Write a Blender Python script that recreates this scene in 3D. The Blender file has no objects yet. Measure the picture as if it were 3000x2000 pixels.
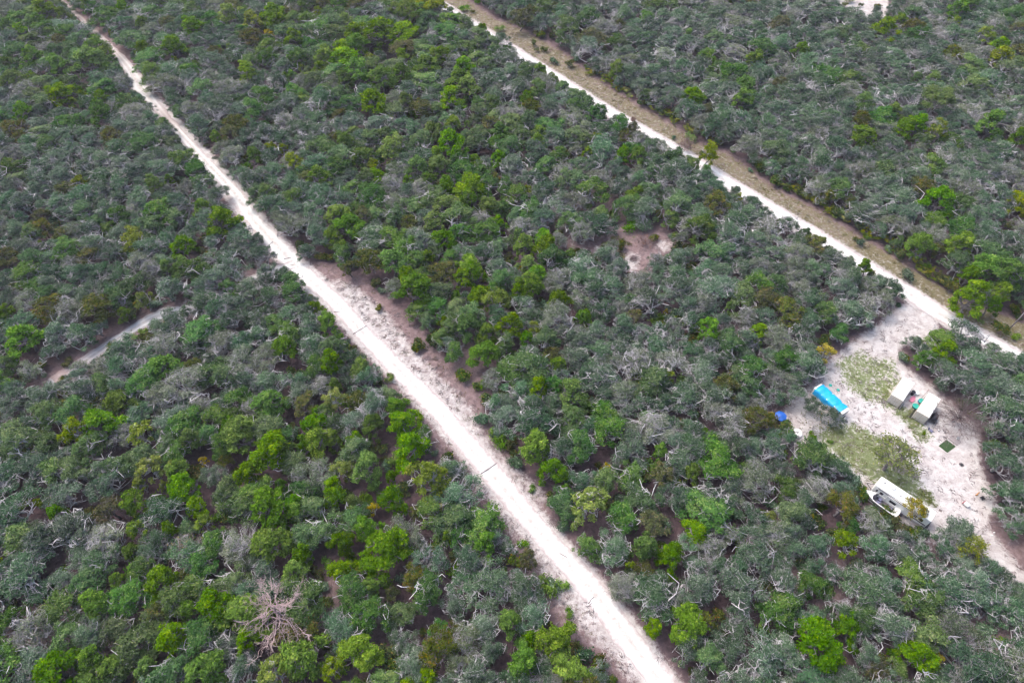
import bpy, math, random
import numpy as np
from mathutils import Vector, Matrix

# ------------------------------------------------------------------ camera, sky, sun, exposure
scene = bpy.context.scene
C = scene.collection
PITCH = math.radians(52.13)      # camera looks this far below the horizontal
CAM_H = 119.78
HAZE = 0.0002
FPX = 2000.0                     # focal length in photo pixels (3000 wide)
cam_d = bpy.data.cameras.new('camera'); cam = bpy.data.objects.new('camera', cam_d); C.objects.link(cam)
cam.location = (0, 0, CAM_H); cam.rotation_euler = (math.pi/2 - PITCH, 0, 0)
cam_d.sensor_fit = 'HORIZONTAL'; cam_d.sensor_width = 36; cam_d.lens = 24
cam_d.clip_start = 0.5; cam_d.clip_end = 9000
scene.camera = cam

SUN_EL, SUN_AZ = math.radians(58), math.radians(-50)     # azimuth from +Y towards +X
world = bpy.data.worlds.new('World'); scene.world = world; world.use_nodes = True
wt = world.node_tree; wt.nodes.clear()
sky = wt.nodes.new('ShaderNodeTexSky'); sky.sky_type = 'NISHITA'; sky.sun_disc = False
sky.sun_elevation = SUN_EL; sky.sun_rotation = SUN_AZ
sky.air_density = 1.0; sky.dust_density = 5.0; sky.ozone_density = 1.0
bg = wt.nodes.new('ShaderNodeBackground'); bg.inputs['Strength'].default_value = 0.15
wo = wt.nodes.new('ShaderNodeOutputWorld')
wt.links.new(sky.outputs[0], bg.inputs[0]); wt.links.new(bg.outputs[0], wo.inputs[0])
sun_d = bpy.data.lights.new('sun', 'SUN'); sun_d.energy = 0.8; sun_d.angle = math.radians(40); sun_d.color = (1, .98, .955)
sun = bpy.data.objects.new('sun', sun_d); C.objects.link(sun)
sd = Vector((math.sin(SUN_AZ)*math.cos(SUN_EL), math.cos(SUN_AZ)*math.cos(SUN_EL), math.sin(SUN_EL)))
sun.rotation_euler = sd.to_track_quat('Z', 'Y').to_euler(); sun.location = (0, 0, 200)
vs = scene.view_settings
vs.view_transform = 'Standard'; vs.look = 'None'; vs.exposure = 1.05; vs.gamma = 1; vs.use_curve_mapping = False
scene.cycles.use_denoising = True; scene.cycles.denoiser = 'OPENIMAGEDENOISE'; scene.cycles.denoising_input_passes = 'RGB_ALBEDO_NORMAL'
scene.cycles.max_bounces = 4; scene.cycles.diffuse_bounces = 2; scene.cycles.glossy_bounces = 2
scene.cycles.transmission_bounces = 3; scene.cycles.transparent_max_bounces = 4
scene.cycles.use_adaptive_sampling = True; scene.cycles.adaptive_threshold = .05; scene.cycles.adaptive_min_samples = 16
scene.cycles.pixel_filter_type = 'BLACKMAN_HARRIS'; scene.cycles.filter_width = 1.3

# ------------------------------------------------------------------ helpers
rng = random.Random(7)
cP, sP = math.cos(PITCH), math.sin(PITCH)
def at(px, py, z=0.0):
    """photo pixel (3000 x 2000) -> world point at height z"""
    u, v = (px-1500)/FPX, (1000-py)/FPX
    d = (u, cP+v*sP, -sP+v*cP); t = (CAM_H-z)/-d[2]
    return Vector((d[0]*t, d[1]*t, z))
def proj(x, y, z=0.0):
    dz = z-CAM_H; w = y*cP-dz*sP; up = y*sP+dz*cP
    return 1500+FPX*x/w, 1000-FPX*up/w, w
def W(pts): return np.array([at(*p)[:2] for p in pts])

def new_mesh(name, verts, faces, mats=(), smooth=False):
    me = bpy.data.meshes.new(name); me.from_pydata([tuple(v) for v in verts], [], [tuple(f) for f in faces])
    for m in mats: me.materials.append(m)
    if smooth: me.polygons.foreach_set('use_smooth', [True]*len(me.polygons))
    me.update(); return me
def link(name, data, parent=None, loc=None, rot=None):
    o = bpy.data.objects.new(name, data); C.objects.link(o)
    if parent: o.parent = parent
    if loc is not None: o.location = loc
    if rot is not None: o.rotation_euler = rot
    return o
def tag(o, label=None, cat=None, group=None, kind=None):
    if label: o['label'] = label
    if cat: o['category'] = cat
    if group: o['group'] = group
    if kind: o['kind'] = kind
    return o
def thing(name, label, cat, loc=(0, 0, 0), rz=0.0, group=None):
    return tag(link(name, None, None, loc, (0, 0, rz)), label, cat, group)

class MB:
    """collects simple solids into one mesh"""
    def __init__(s): s.v = []; s.f = []
    def add(s, v, f):
        o = len(s.v); s.v += [tuple(p) for p in v]; s.f += [tuple(i+o for i in q) for q in f]; return s
    def box(s, x0, x1, y0, y1, z0, z1, M=None):
        v = [Vector((x, y, z)) for z in (z0, z1) for y in (y0, y1) for x in (x0, x1)]
        if M is not None: v = [M @ p for p in v]
        return s.add(v, [(0, 2, 3, 1), (4, 5, 7, 6), (0, 1, 5, 4), (2, 6, 7, 3), (0, 4, 6, 2), (1, 3, 7, 5)])
    def bar(s, a, b, r, n=8, r2=None, cap=True):
        return s.tube([a, b], [r, r if r2 is None else r2], n, cap)
    def tube(s, path, radii, n=6, cap=True):
        P = [Vector(p) for p in path]; v = []; f = []
        d0 = (P[1]-P[0]).normalized(); up = Vector((0, 0, 1)) if abs(d0.z) < .9 else Vector((1, 0, 0))
        for i, p in enumerate(P):
            d = (P[min(i+1, len(P)-1)]-P[max(i-1, 0)]).normalized()
            a = d.cross(up); a = a.normalized() if a.length > 1e-6 else Vector((1, 0, 0)); b = d.cross(a)
            up = -b if False else up
            for k in range(n):
                t = 2*math.pi*k/n; v.append(p+(a*math.cos(t)+b*math.sin(t))*radii[i])
        for i in range(len(P)-1):
            for k in range(n):
                f.append((i*n+k, i*n+(k+1) % n, (i+1)*n+(k+1) % n, (i+1)*n+k))
        if cap: f += [tuple(range(n-1, -1, -1)), tuple((len(P)-1)*n+k for k in range(n))]
        return s.add(v, f)
    def lathe(s, prof, n=24, M=None, close=False):
        v = []; f = []
        for r, z in prof:
            for k in range(n):
                t = 2*math.pi*k/n; p = Vector((r*math.cos(t), r*math.sin(t), z)); v.append(M @ p if M is not None else p)
        for i in range(len(prof)-1):
            for k in range(n): f.append((i*n+k, i*n+(k+1) % n, (i+1)*n+(k+1) % n, (i+1)*n+k))
        f.append(tuple(range(n-1, -1, -1)))
        f.append(tuple((len(prof)-1)*n+k for k in range(n)))
        return s.add(v, f)
    def prism(s, outline, z0, z1, M=None):
        n = len(outline); v = [Vector((x, y, z)) for z in (z0, z1) for x, y in outline]
        if M is not None: v = [M @ p for p in v]
        return s.add(v, [tuple(range(n-1, -1, -1)), tuple(range(n, 2*n))]+[(i, (i+1) % n, n+(i+1) % n, n+i) for i in range(n)])
    def mesh(s, name, mat, smooth=False): return new_mesh(name, s.v, s.f, [mat], smooth)
    def build(s, name, mat, parent=None, loc=None, rot=None, smooth=False):
        return link(name, s.mesh(name, mat, smooth), parent, loc, rot)

# ------------------------------------------------------------------ materials
def nodes(name):
    m = bpy.data.materials.new(name); m.use_nodes = True; t = m.node_tree
    return m, t, t.nodes['Principled BSDF'], lambda k: t.nodes.new(k), t.links.new
def ramp(t, fac, stops):
    r = t.nodes.new('ShaderNodeValToRGB'); e = r.color_ramp.elements
    while len(e) < len(stops): e.new(.5)
    for el, (p, c) in zip(e, stops): el.position = p; el.color = (*c, 1) if len(c) == 3 else c
    t.links.new(fac, r.inputs[0]); return r.outputs[0]
def math_n(t, op, a, b=None, c=None, clamp=False):
    n = t.nodes.new('ShaderNodeMath'); n.operation = op; n.use_clamp = clamp
    for i, q in enumerate((a, b, c)):
        if q is None: continue
        if isinstance(q, (int, float)): n.inputs[i].default_value = q
        else: t.links.new(q, n.inputs[i])
    return n.outputs[0]
def mixc(t, fac, a, b, mode='MIX'):
    n = t.nodes.new('ShaderNodeMix'); n.data_type = 'RGBA'; n.blend_type = mode
    for s, q in ((n.inputs[0], fac), (n.inputs[6], a), (n.inputs[7], b)):
        if isinstance(q, (int, float)): s.default_value = q
        elif isinstance(q, tuple): s.default_value = (*q, 1)
        else: t.links.new(q, s)
    return n.outputs[2]
def noise(t, vec, scale, detail=4, rough=.55, dist=0):
    n = t.nodes.new('ShaderNodeTexNoise'); n.inputs['Scale'].default_value = scale; n.inputs['Detail'].default_value = detail
    n.inputs['Roughness'].default_value = rough; n.inputs['Distortion'].default_value = dist
    t.links.new(vec, n.inputs['Vector']); return n.outputs['Fac']
def paint(name, col, rough=.5, metal=0, dirt=.18, scale=3.0, dirtcol=None, bump=.0):
    """painted or plastic surface with uneven wear"""
    m, t, b, N, L = nodes(name)
    tc = N('ShaderNodeTexCoord').outputs['Object']
    f = noise(t, tc, scale, 6, .65); f2 = noise(t, tc, scale*7, 3, .6)
    dc = dirtcol or tuple(c*.55 for c in col)
    fac = math_n(t, 'MULTIPLY', ramp(t, f, [(.45, (0, 0, 0)), (.8, (1, 1, 1))]), dirt*2)
    c = mixc(t, fac, col, dc); c = mixc(t, math_n(t, 'MULTIPLY', f2, dirt*.6), c, dc)
    L(c, b.inputs['Base Color']); b.inputs['Roughness'].default_value = rough; b.inputs['Metallic'].default_value = metal
    if bump:
        bn = N('ShaderNodeBump'); bn.inputs['Strength'].default_value = bump; L(f2, bn.inputs['Height']); L(bn.outputs[0], b.inputs['Normal'])
    return m
def leafmat(name, dark, light, accent, hue=.02, val=.3, trans=.25, accent_at=.86):
    m, t, b, N, L = nodes(name); t.nodes.remove(b)
    out = [n for n in t.nodes if n.type == 'OUTPUT_MATERIAL'][0]
    a = N('ShaderNodeAttribute'); a.attribute_name = 'tint'
    oi = N('ShaderNodeObjectInfo')
    c = ramp(t, a.outputs['Fac'], [(0, dark), (accent_at-.06, light), (accent_at, accent), (1, accent)])
    h = N('ShaderNodeHueSaturation')
    r2 = math_n(t, 'FRACT', math_n(t, 'MULTIPLY', oi.outputs['Random'], 17.31))
    r3 = math_n(t, 'FRACT', math_n(t, 'MULTIPLY', oi.outputs['Random'], 41.77))
    L(math_n(t, 'MULTIPLY_ADD', oi.outputs['Random'], hue*2, .5-hue), h.inputs['Hue'])
    L(math_n(t, 'MULTIPLY_ADD', r2, .5, .88), h.inputs['Saturation'])
    L(math_n(t, 'MULTIPLY_ADD', r3, val*2, 1-val), h.inputs['Value'])
    L(c, h.inputs['Color'])
    d = N('ShaderNodeBsdfDiffuse'); L(h.outputs[0], d.inputs[0])
    tr = N('ShaderNodeBsdfTranslucent'); L(h.outputs[0], tr.inputs[0])
    mx = N('ShaderNodeMixShader'); mx.inputs[0].default_value = trans; L(d.outputs[0], mx.inputs[1]); L(tr.outputs[0], mx.inputs[2])
    L(mx.outputs[0], out.inputs[0]); return m
def barkmat(name, a, b_, scale=2.2):
    m, t, b, N, L = nodes(name)
    tc = N('ShaderNodeTexCoord').outputs['Object']; oi = N('ShaderNodeObjectInfo')
    f = noise(t, tc, scale, 5, .7); c = ramp(t, f, [(.3, a), (.62, b_)])
    h = N('ShaderNodeHueSaturation'); L(c, h.inputs['Color']); L(math_n(t, 'MULTIPLY_ADD', oi.outputs['Random'], .6, .7), h.inputs['Value'])
    L(h.outputs[0], b.inputs['Base Color']); b.inputs['Roughness'].default_value = .9
    return m

LM = dict(
    s=leafmat('leaf_grey_green', (.043, .080, .045), (.145, .220, .135), (.28, .335, .255), .022, .30),
    p=leafmat('leaf_lichen', (.075, .10, .06), (.20, .24, .155), (.33, .35, .28), .015, .2),
    g=leafmat('leaf_bright_green', (.050, .10, .018), (.17, .29, .05), (.26, .36, .07), .018, .25),
    y=leafmat('leaf_yellow_green', (.085, .13, .02), (.26, .34, .055), (.36, .38, .06), .02, .2),
    v=leafmat('leaf_thin_olive', (.10, .14, .03), (.25, .30, .075), (.36, .36, .11), .02, .1), x=leafmat('leaf_gold_green', (.14, .15, .015), (.36, .36, .04), (.48, .36, .05), .02, .1),
    m=leafmat('leaf_deep_green', (.044, .092, .034), (.150, .240, .092), (.24, .31, .13), .025, .3),
    Y=leafmat('leaf_yellow', (.16, .14, .01), (.46, .40, .03), (.55, .36, .03), .015, .15),
    o=leafmat('leaf_olive', (.050, .064, .020), (.150, .170, .058), (.24, .18, .075), .02, .22, accent_at=.82),
    n=leafmat('needle_green', (.045, .085, .02), (.19, .27, .07), (.27, .33, .09), .012, .15),
    u=leafmat('leaf_understory', (.026, .042, .014), (.10, .135, .042), (.20, .155, .05), .03, .4, accent_at=.84),
    q=leafmat('leaf_palmetto', (.045, .075, .015), (.17, .21, .05), (.33, .29, .07), .02, .25, accent_at=.8),
    r=leafmat('leaf_dry_russet', (.10, .055, .04), (.24, .14, .11), (.34, .22, .16), .015, .2),
    t=leafmat('grass_blade', (.12, .16, .05), (.24, .29, .10), (.40, .36, .20), .02, .25, accent_at=.8),
    k=leafmat('grass_blade_tan', (.075, .075, .028), (.165, .145, .062), (.25, .20, .11), .02, .2, accent_at=.8),
)
BARK = barkmat('bark_pale_oak', (.23, .20, .215), (.50, .49, .50))
BARKD = barkmat('bark_dark', (.10, .085, .09), (.24, .21, .22))
BARKW = barkmat('bark_bleached', (.24, .22, .23), (.50, .485, .495))
BARKP = barkmat('bark_dead_pink', (.24, .165, .16), (.50, .38, .37))
BARKB = barkmat('twig_brown', (.10, .07, .07), (.25, .18, .18), 1.2)

def sand_mat(name, road=False):
    m, t, b, N, L = nodes(name)
    g = N('ShaderNodeNewGeometry').outputs['Position']
    f1 = noise(t, g, .35, 6, .6); f2 = noise(t, g, 3.2, 5, .7); f3 = noise(t, g, 11, 3, .6)
    c = ramp(t, f1, [(.3, (.54, .525, .51)), (.6, (.68, .67, .655))])
    c = mixc(t, ramp(t, f2, [(.62, (0, 0, 0)), (.78, (.6, .6, .6))]), c, (.50, .44, .41))
    c = mixc(t, ramp(t, f3, [(.68, (0, 0, 0)), (.78, (.5, .5, .5))]), c, (.33, .26, .23))
    if road:
        a = N('ShaderNodeAttribute'); a.attribute_name = 'across'; ac = a.outputs['Fac']      # 0 centre, 1 edge
        f4 = noise(t, g, 1.1, 5, .7)
        mid = math_n(t, 'MULTIPLY', ramp(t, ac, [(.08, (1, 1, 1)), (.30, (0, 0, 0))]), ramp(t, f4, [(.40, (0, 0, 0)), (.66, (.75, .75, .75))]))
        rut = math_n(t, 'MULTIPLY', ramp(t, ac, [(.30, (0, 0, 0)), (.42, (.7, .7, .7)), (.56, (.7, .7, .7)), (.68, (0, 0, 0))]), .6)
        c = mixc(t, rut, c, (.80, .795, .78))
        c = mixc(t, mid, c, (.40, .33, .29))
        edge = math_n(t, 'ADD', math_n(t, 'MULTIPLY', ac, 1.0), math_n(t, 'MULTIPLY', math_n(t, 'SUBTRACT', f4, .5), 1.0))
        c = mixc(t, ramp(t, edge, [(.66, (0, 0, 0)), (1.1, (.85, .85, .85))]), c, (.40, .32, .315))
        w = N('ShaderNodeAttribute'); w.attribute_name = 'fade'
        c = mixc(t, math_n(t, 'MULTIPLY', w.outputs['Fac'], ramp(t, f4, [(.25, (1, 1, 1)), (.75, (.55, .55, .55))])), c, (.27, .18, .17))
    L(c, b.inputs['Base Color']); b.inputs['Roughness'].default_value = .95
    bn = N('ShaderNodeBump'); bn.inputs['Strength'].default_value = .35; bn.inputs['Distance'].default_value = .15
    L(f2, bn.inputs['Height']); L(bn.outputs[0], b.inputs['Normal'])
    return m
def ground_mat():
    m, t, b, N, L = nodes('ground_litter_sand_grass')
    g = N('ShaderNodeNewGeometry').outputs['Position']
    def att(n):
        a = N('ShaderNodeAttribute'); a.attribute_name = n; return a.outputs['Fac']
    S, G, T, O = att('sand'), att('grass'), att('tan'), att('open')
    n1 = noise(t, g, .22, 6, .62); n2 = noise(t, g, 1.1, 6, .66, .4); n3 = noise(t, g, 4.5, 4, .7); n4 = noise(t, g, .6, 5, .7, .3); n5 = noise(t, g, 1.5, 6, .78, .6)
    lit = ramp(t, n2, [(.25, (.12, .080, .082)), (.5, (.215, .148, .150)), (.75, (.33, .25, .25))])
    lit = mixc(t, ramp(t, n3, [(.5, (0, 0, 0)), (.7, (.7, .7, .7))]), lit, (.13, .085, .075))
    shaded_floor = ramp(t, n2, [(.25, (.034, .023, .028)), (.55, (.085, .052, .060)), (.8, (.16, .105, .11))])  # litter under the trees, purple shade of the gaps put into its colour
    c = mixc(t, O, shaded_floor, lit)
    tanc = ramp(t, n3, [(.3, (.095, .088, .038)), (.5, (.165, .13, .07)), (.7, (.080, .105, .034))])
    tf = math_n(t, 'ADD', math_n(t, 'MULTIPLY', T, 1.6), math_n(t, 'MULTIPLY_ADD', n4, 1.0, math_n(t, 'MULTIPLY_ADD', n5, 1.6, -1.75)))
    c = mixc(t, ramp(t, tf, [(.05, (0, 0, 0)), (.35, (1, 1, 1))]), c, tanc)
    sandc = ramp(t, n1, [(.3, (.37, .325, .315)), (.65, (.52, .48, .465))])
    sandc = mixc(t, ramp(t, n5, [(.50, (0, 0, 0)), (.66, (.75, .75, .75))]), sandc, (.25, .20, .19))
    sandc = mixc(t, ramp(t, n4, [(.42, (0, 0, 0)), (.66, (.75, .75, .75))]), sandc, (.64, .62, .605))
    sf = math_n(t, 'ADD', math_n(t, 'MULTIPLY', S, 2.0), math_n(t, 'ADD', math_n(t, 'MULTIPLY', n2, 1.2), math_n(t, 'MULTIPLY', n5, 1.6)))
    sf = math_n(t, 'SUBTRACT', sf, 1.92)
    c = mixc(t, ramp(t, sf, [(.0, (0, 0, 0)), (.55, (1, 1, 1))]), c, sandc)
    grc = ramp(t, n5, [(.3, (.20, .20, .10)), (.5, (.15, .185, .065)), (.7, (.09, .125, .035))])
    gf = math_n(t, 'ADD', math_n(t, 'MULTIPLY', G, 1.5), math_n(t, 'MULTIPLY_ADD', n4, 1.0, math_n(t, 'MULTIPLY_ADD', n5, 4.6, -3.5)))
    c = mixc(t, ramp(t, gf, [(.1, (0, 0, 0)), (.45, (.95, .95, .95))]), c, grc)
    L(c, b.inputs['Base Color']); b.inputs['Roughness'].default_value = .95
    bn = N('ShaderNodeBump'); bn.inputs['Strength'].default_value = .5; bn.inputs['Distance'].default_value = .2
    L(math_n(t, 'ADD', n2, n3), bn.inputs['Height']); L(bn.outputs[0], b.inputs['Normal'])
    return m

# ------------------------------------------------------------------ the lie of the land: outlines on the ground (photo pixels -> metres)
ROAD1 = [((2310, 2520), 2.1), ((2120, 2250), 2.1), ((1935, 2000), 2.1), ((1762, 1761), 2.05), ((1662, 1649), 2.0), ((1547, 1516), 2.0), ((1440, 1385), 2.0),
         ((1328, 1251), 1.95), ((1232, 1146), 1.9), ((1062, 974), 1.85), ((992, 891), 1.8), ((893, 805), 2.0), ((838, 752), 2.6), ((795, 700), 2.1),
         ((748, 654), 1.8), ((690, 567), 1.7), ((625, 497), 1.5), ((580, 450), 1.3), ((523, 385), 1.2), ((487, 345), 1.1), ((447, 298), 1.5), ((405, 248), 2.6),
         ((385, 210), 1.7), ((350, 165), 1.0), ((300, 115), .8), ((255, 72), .7), ((176, 0), .7), ((90, -80), .7)]
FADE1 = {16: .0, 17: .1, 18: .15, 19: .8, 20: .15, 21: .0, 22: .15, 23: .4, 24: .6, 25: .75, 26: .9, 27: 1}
ROAD2 = [((3330, 1265), 2.2), ((3010, 1068), 2.2), ((2905, 1006), 2.2), ((2775, 936), 2.3), ((2705, 888), 2.5), ((2470, 742), 2.4), ((2375, 684), 2.4), ((2165, 556), 2.4),
         ((1995, 450), 2.4), ((1770, 322), 2.4), ((1680, 264), 2.4), ((1597, 212), 2.5), ((1442, 112), 2.2), ((1312, 30), 2.2), ((1180, -50), 2.2)]
TRACK = [((862, 775), 1.2), ((790, 800), .9), ((730, 822), .65), ((640, 868), .7), ((587, 902), 1.3), ((520, 914), 1.4), ((468, 923), 1.5), ((408, 953), 1.4), ((361, 983), 1.2),
         ((323, 1008), 1.1), ((272, 1042), 1.1), ((230, 1072), 1.1), ((191, 1093), 1.1), ((150, 1120), .8)]
OPEN = [
    [(880, 770), (960, 775), (1040, 800), (1120, 855), (1170, 905), (1250, 985), (1330, 1095), (1400, 1150), (1430, 1240), (1530, 1400), (1600, 1440), (1625, 1520), (1660, 1600),
     (1800, 1760), (1900, 1880), (2000, 2000), (2080, 2120), (1930, 2150), (1810, 2000), (1700, 1900), (1640, 1830), (1590, 1760), (1530, 1650), (1480, 1560), (1430, 1480), (1350, 1390), (1290, 1320),
     (1240, 1240), (1150, 1150), (1080, 1080), (1030, 1000), (960, 920), (900, 850), (860, 800)],
    [(2530, 976), (2600, 940), (2700, 925), (2700, 976), (2637, 1016), (2637, 1056), (2687, 1101), (2736, 1132), (2780, 1177), (2870, 1248), (2870, 1346), (2883, 1391), (2923, 1476), (2901, 1512), (2900, 1545),
     (2950, 1600), (3020, 1690), (3120, 1800), (3060, 1840), (2960, 1760), (2880, 1690), (2790, 1620), (2700, 1560), (2620, 1530), (2539, 1440), (2512, 1409), (2414, 1346), (2334, 1293), (2303, 1257), (2271, 1221),
     (2334, 1168), (2387, 1110), (2414, 1065), (2486, 1007)],
    [(1250, -70), (1383, 8), (1455, 55), (1540, 90), (1651, 152), (1744, 229), (1880, 312), (1965, 358), (2050, 415), (2135, 446), (2257, 538), (2414, 622), (2498, 676), (2605, 741), (2674, 787), (2797, 863),
     (2908, 909), (3000, 943), (3300, 1090), (3330, 1250), (3010, 1055), (2775, 925), (2470, 735), (2165, 548), (1770, 315), (1442, 105), (1180, -45)],
    [(1770, 640), (1830, 648), (1900, 668), (1985, 692), (1972, 738), (1910, 765), (1890, 818), (1855, 825), (1815, 770), (1795, 710)],
    [(2585, 935), (2650, 885), (2740, 930), (2765, 985), (2690, 1005), (2610, 1010)],
    [(140, 1075), (215, 1060), (300, 1035), (310, 1060), (240, 1110), (170, 1135)],
    [(965, 1715), (1040, 1720), (1020, 1770), (995, 1800), (1005, 1850), (985, 1890), (935, 1850), (945, 1790)],
    [(1335, 900), (1372, 920), (1380, 1000), (1410, 1060), (1420, 1120), (1380, 1125), (1340, 1080), (1350, 1000)],
    [(2450, -40), (2610, -40), (2590, 75), (2500, 72), (2435, 35)],
    [(560, 440), (600, 440), (660, 500), (720, 560), (740, 600), (700, 560), (640, 500)],
    [(600, 520), (640, 540), (700, 640), (760, 720), (730, 720), (660, 620)],
    [(2740, 1780), (2810, 1740), (2860, 1760), (2860, 1850), (2790, 1870)],
    [(2925, 1490), (3000, 1560), (3050, 1640), (2990, 1650), (2930, 1590)],
]
SANDY = [   # outline, strength, blur steps
    ([(950, 798), (1060, 840), (1130, 900), (1190, 980), (1260, 1060), (1330, 1130), (1390, 1190), (1420, 1260), (1480, 1330), (1600, 1430), (1625, 1500), (1560, 1470), (1200, 1080), (1000, 880)], .50),
    ([(1330, 1340), (1400, 1380), (1640, 1640), (1900, 1960), (1860, 2030), (1740, 1890), (1640, 1790), (1560, 1650), (1480, 1550), (1400, 1450)], .48),
    ([(900, 850), (1000, 950), (1100, 1060), (1250, 1220), (1330, 1330), (1240, 1250), (1080, 1080), (960, 930)], .33),
    (OPEN[1], .62), (OPEN[4], .72),
    ([(2440, 1180), (2520, 1150), (2600, 1230), (2700, 1310), (2850, 1330), (2880, 1400), (2910, 1480), (2860, 1530), (2780, 1450), (2700, 1400), (2600, 1290)], .25),
    ([(2560, 960), (2690, 925), (2690, 975), (2620, 1020), (2520, 1030)], .2),
    ([(1840, 730), (1880, 740), (1870, 800), (1835, 790), (1820, 760)], .62),
    ([(1925, 700), (1975, 700), (1970, 745), (1915, 740)], .5),
    (OPEN[8], .95),
    ([(2600, 70), (2640, 90), (2720, 140), (2690, 140), (2600, 100)], .75),
    ([(2100, -5), (2150, 5), (2140, 22), (2105, 15)], .7),
    (OPEN[2], .26),
]
GRASSY = [
    ([(2440, 1060), (2520, 1020), (2560, 1050), (2620, 1040), (2640, 1120), (2600, 1190), (2540, 1180), (2480, 1140)], .82),
    ([(2540, 1160), (2600, 1150), (2720, 1250), (2740, 1300), (2690, 1300), (2640, 1230)], .85),
    ([(2380, 1270), (2450, 1220), (2560, 1260), (2640, 1320), (2720, 1440), (2760, 1480), (2700, 1470), (2560, 1420), (2440, 1340)], .92),
    ([(2680, 1430), (2730, 1440), (2750, 1480), (2700, 1490)], .9),
    ([(2660, 1200), (2680, 1190), (2700, 1175), (2690, 1215), (2640, 1230)], .9),
    ([(2780, 1590), (2860, 1600), (2980, 1700), (3060, 1800), (2960, 1760), (2850, 1670)], 1.0),
    ([(1790, 690), (1860, 690), (1830, 760), (1810, 740)], .55),
    ([(400, 170), (440, 200), (480, 260), (450, 240)], .6),
]
LITTER = [[(1500, 450), (1750, 470), (1850, 620), (1900, 680), (1800, 760), (1700, 760), (1560, 640), (1480, 540)], [(1290, 860), (1450, 900), (1460, 1150), (1330, 1120)], [(920, 1680), (1130, 1680), (1150, 1830), (1000, 1950), (900, 1880)],
          [(2200, 1600), (2500, 1650), (2600, 1800), (2300, 1750)], [(2650, 1650), (3000, 1650), (3000, 1950), (2700, 1900)], [(0, 1850), (250, 1700), (420, 1850), (200, 1990)]]
TANNY = [(OPEN[2], .50), ([(2500, 720), (2760, 880), (3000, 990), (3000, 960), (2760, 855), (2560, 730)], .3)]

def in_poly(px, py, poly):
    x, y = poly[:, 0], poly[:, 1]; ins = np.zeros(px.shape, bool); j = len(poly)-1
    for i in range(len(poly)):
        c = ((y[i] > py) != (y[j] > py)) & (px < (x[j]-x[i])*(py-y[i])/(y[j]-y[i]+1e-12)+x[i]); ins ^= c; j = i
    return ins
def dist_line(px, py, line):
    d = np.full(px.shape, 1e9)
    for (ax, ay), (bx, by) in zip(line[:-1], line[1:]):
        vx, vy = bx-ax, by-ay; t = np.clip(((px-ax)*vx+(py-ay)*vy)/(vx*vx+vy*vy), 0, 1)
        d = np.minimum(d, np.hypot(px-ax-t*vx, py-ay-t*vy))
    return d
def smooth_line(ctrl, step=1.2):
    P = W([c[0] for c in ctrl]); w = np.array([c[1] for c in ctrl])
    s = np.r_[0, np.cumsum(np.hypot(*np.diff(P, axis=0).T))]; q = np.arange(0, s[-1], step)
    X = np.stack([np.interp(q, s, P[:, 0]), np.interp(q, s, P[:, 1])], 1); ww = np.interp(q, s, w)
    k = np.ones(7)/7
    for c in range(2): X[3:-3, c] = np.convolve(X[:, c], k, 'valid')
    return X, ww, np.interp(q, s, np.arange(len(ctrl)))
R1, W1, I1 = smooth_line(ROAD1); R2, W2, I2 = smooth_line(ROAD2); R3, W3, I3 = smooth_line(TRACK, .9)
OPENW = [W(p) for p in OPEN]

def land_height(x, y):
    return .25*np.sin(x*.031+1.3)*np.cos(y*.027)+.12*np.sin(x*.09+y*.07)

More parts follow.
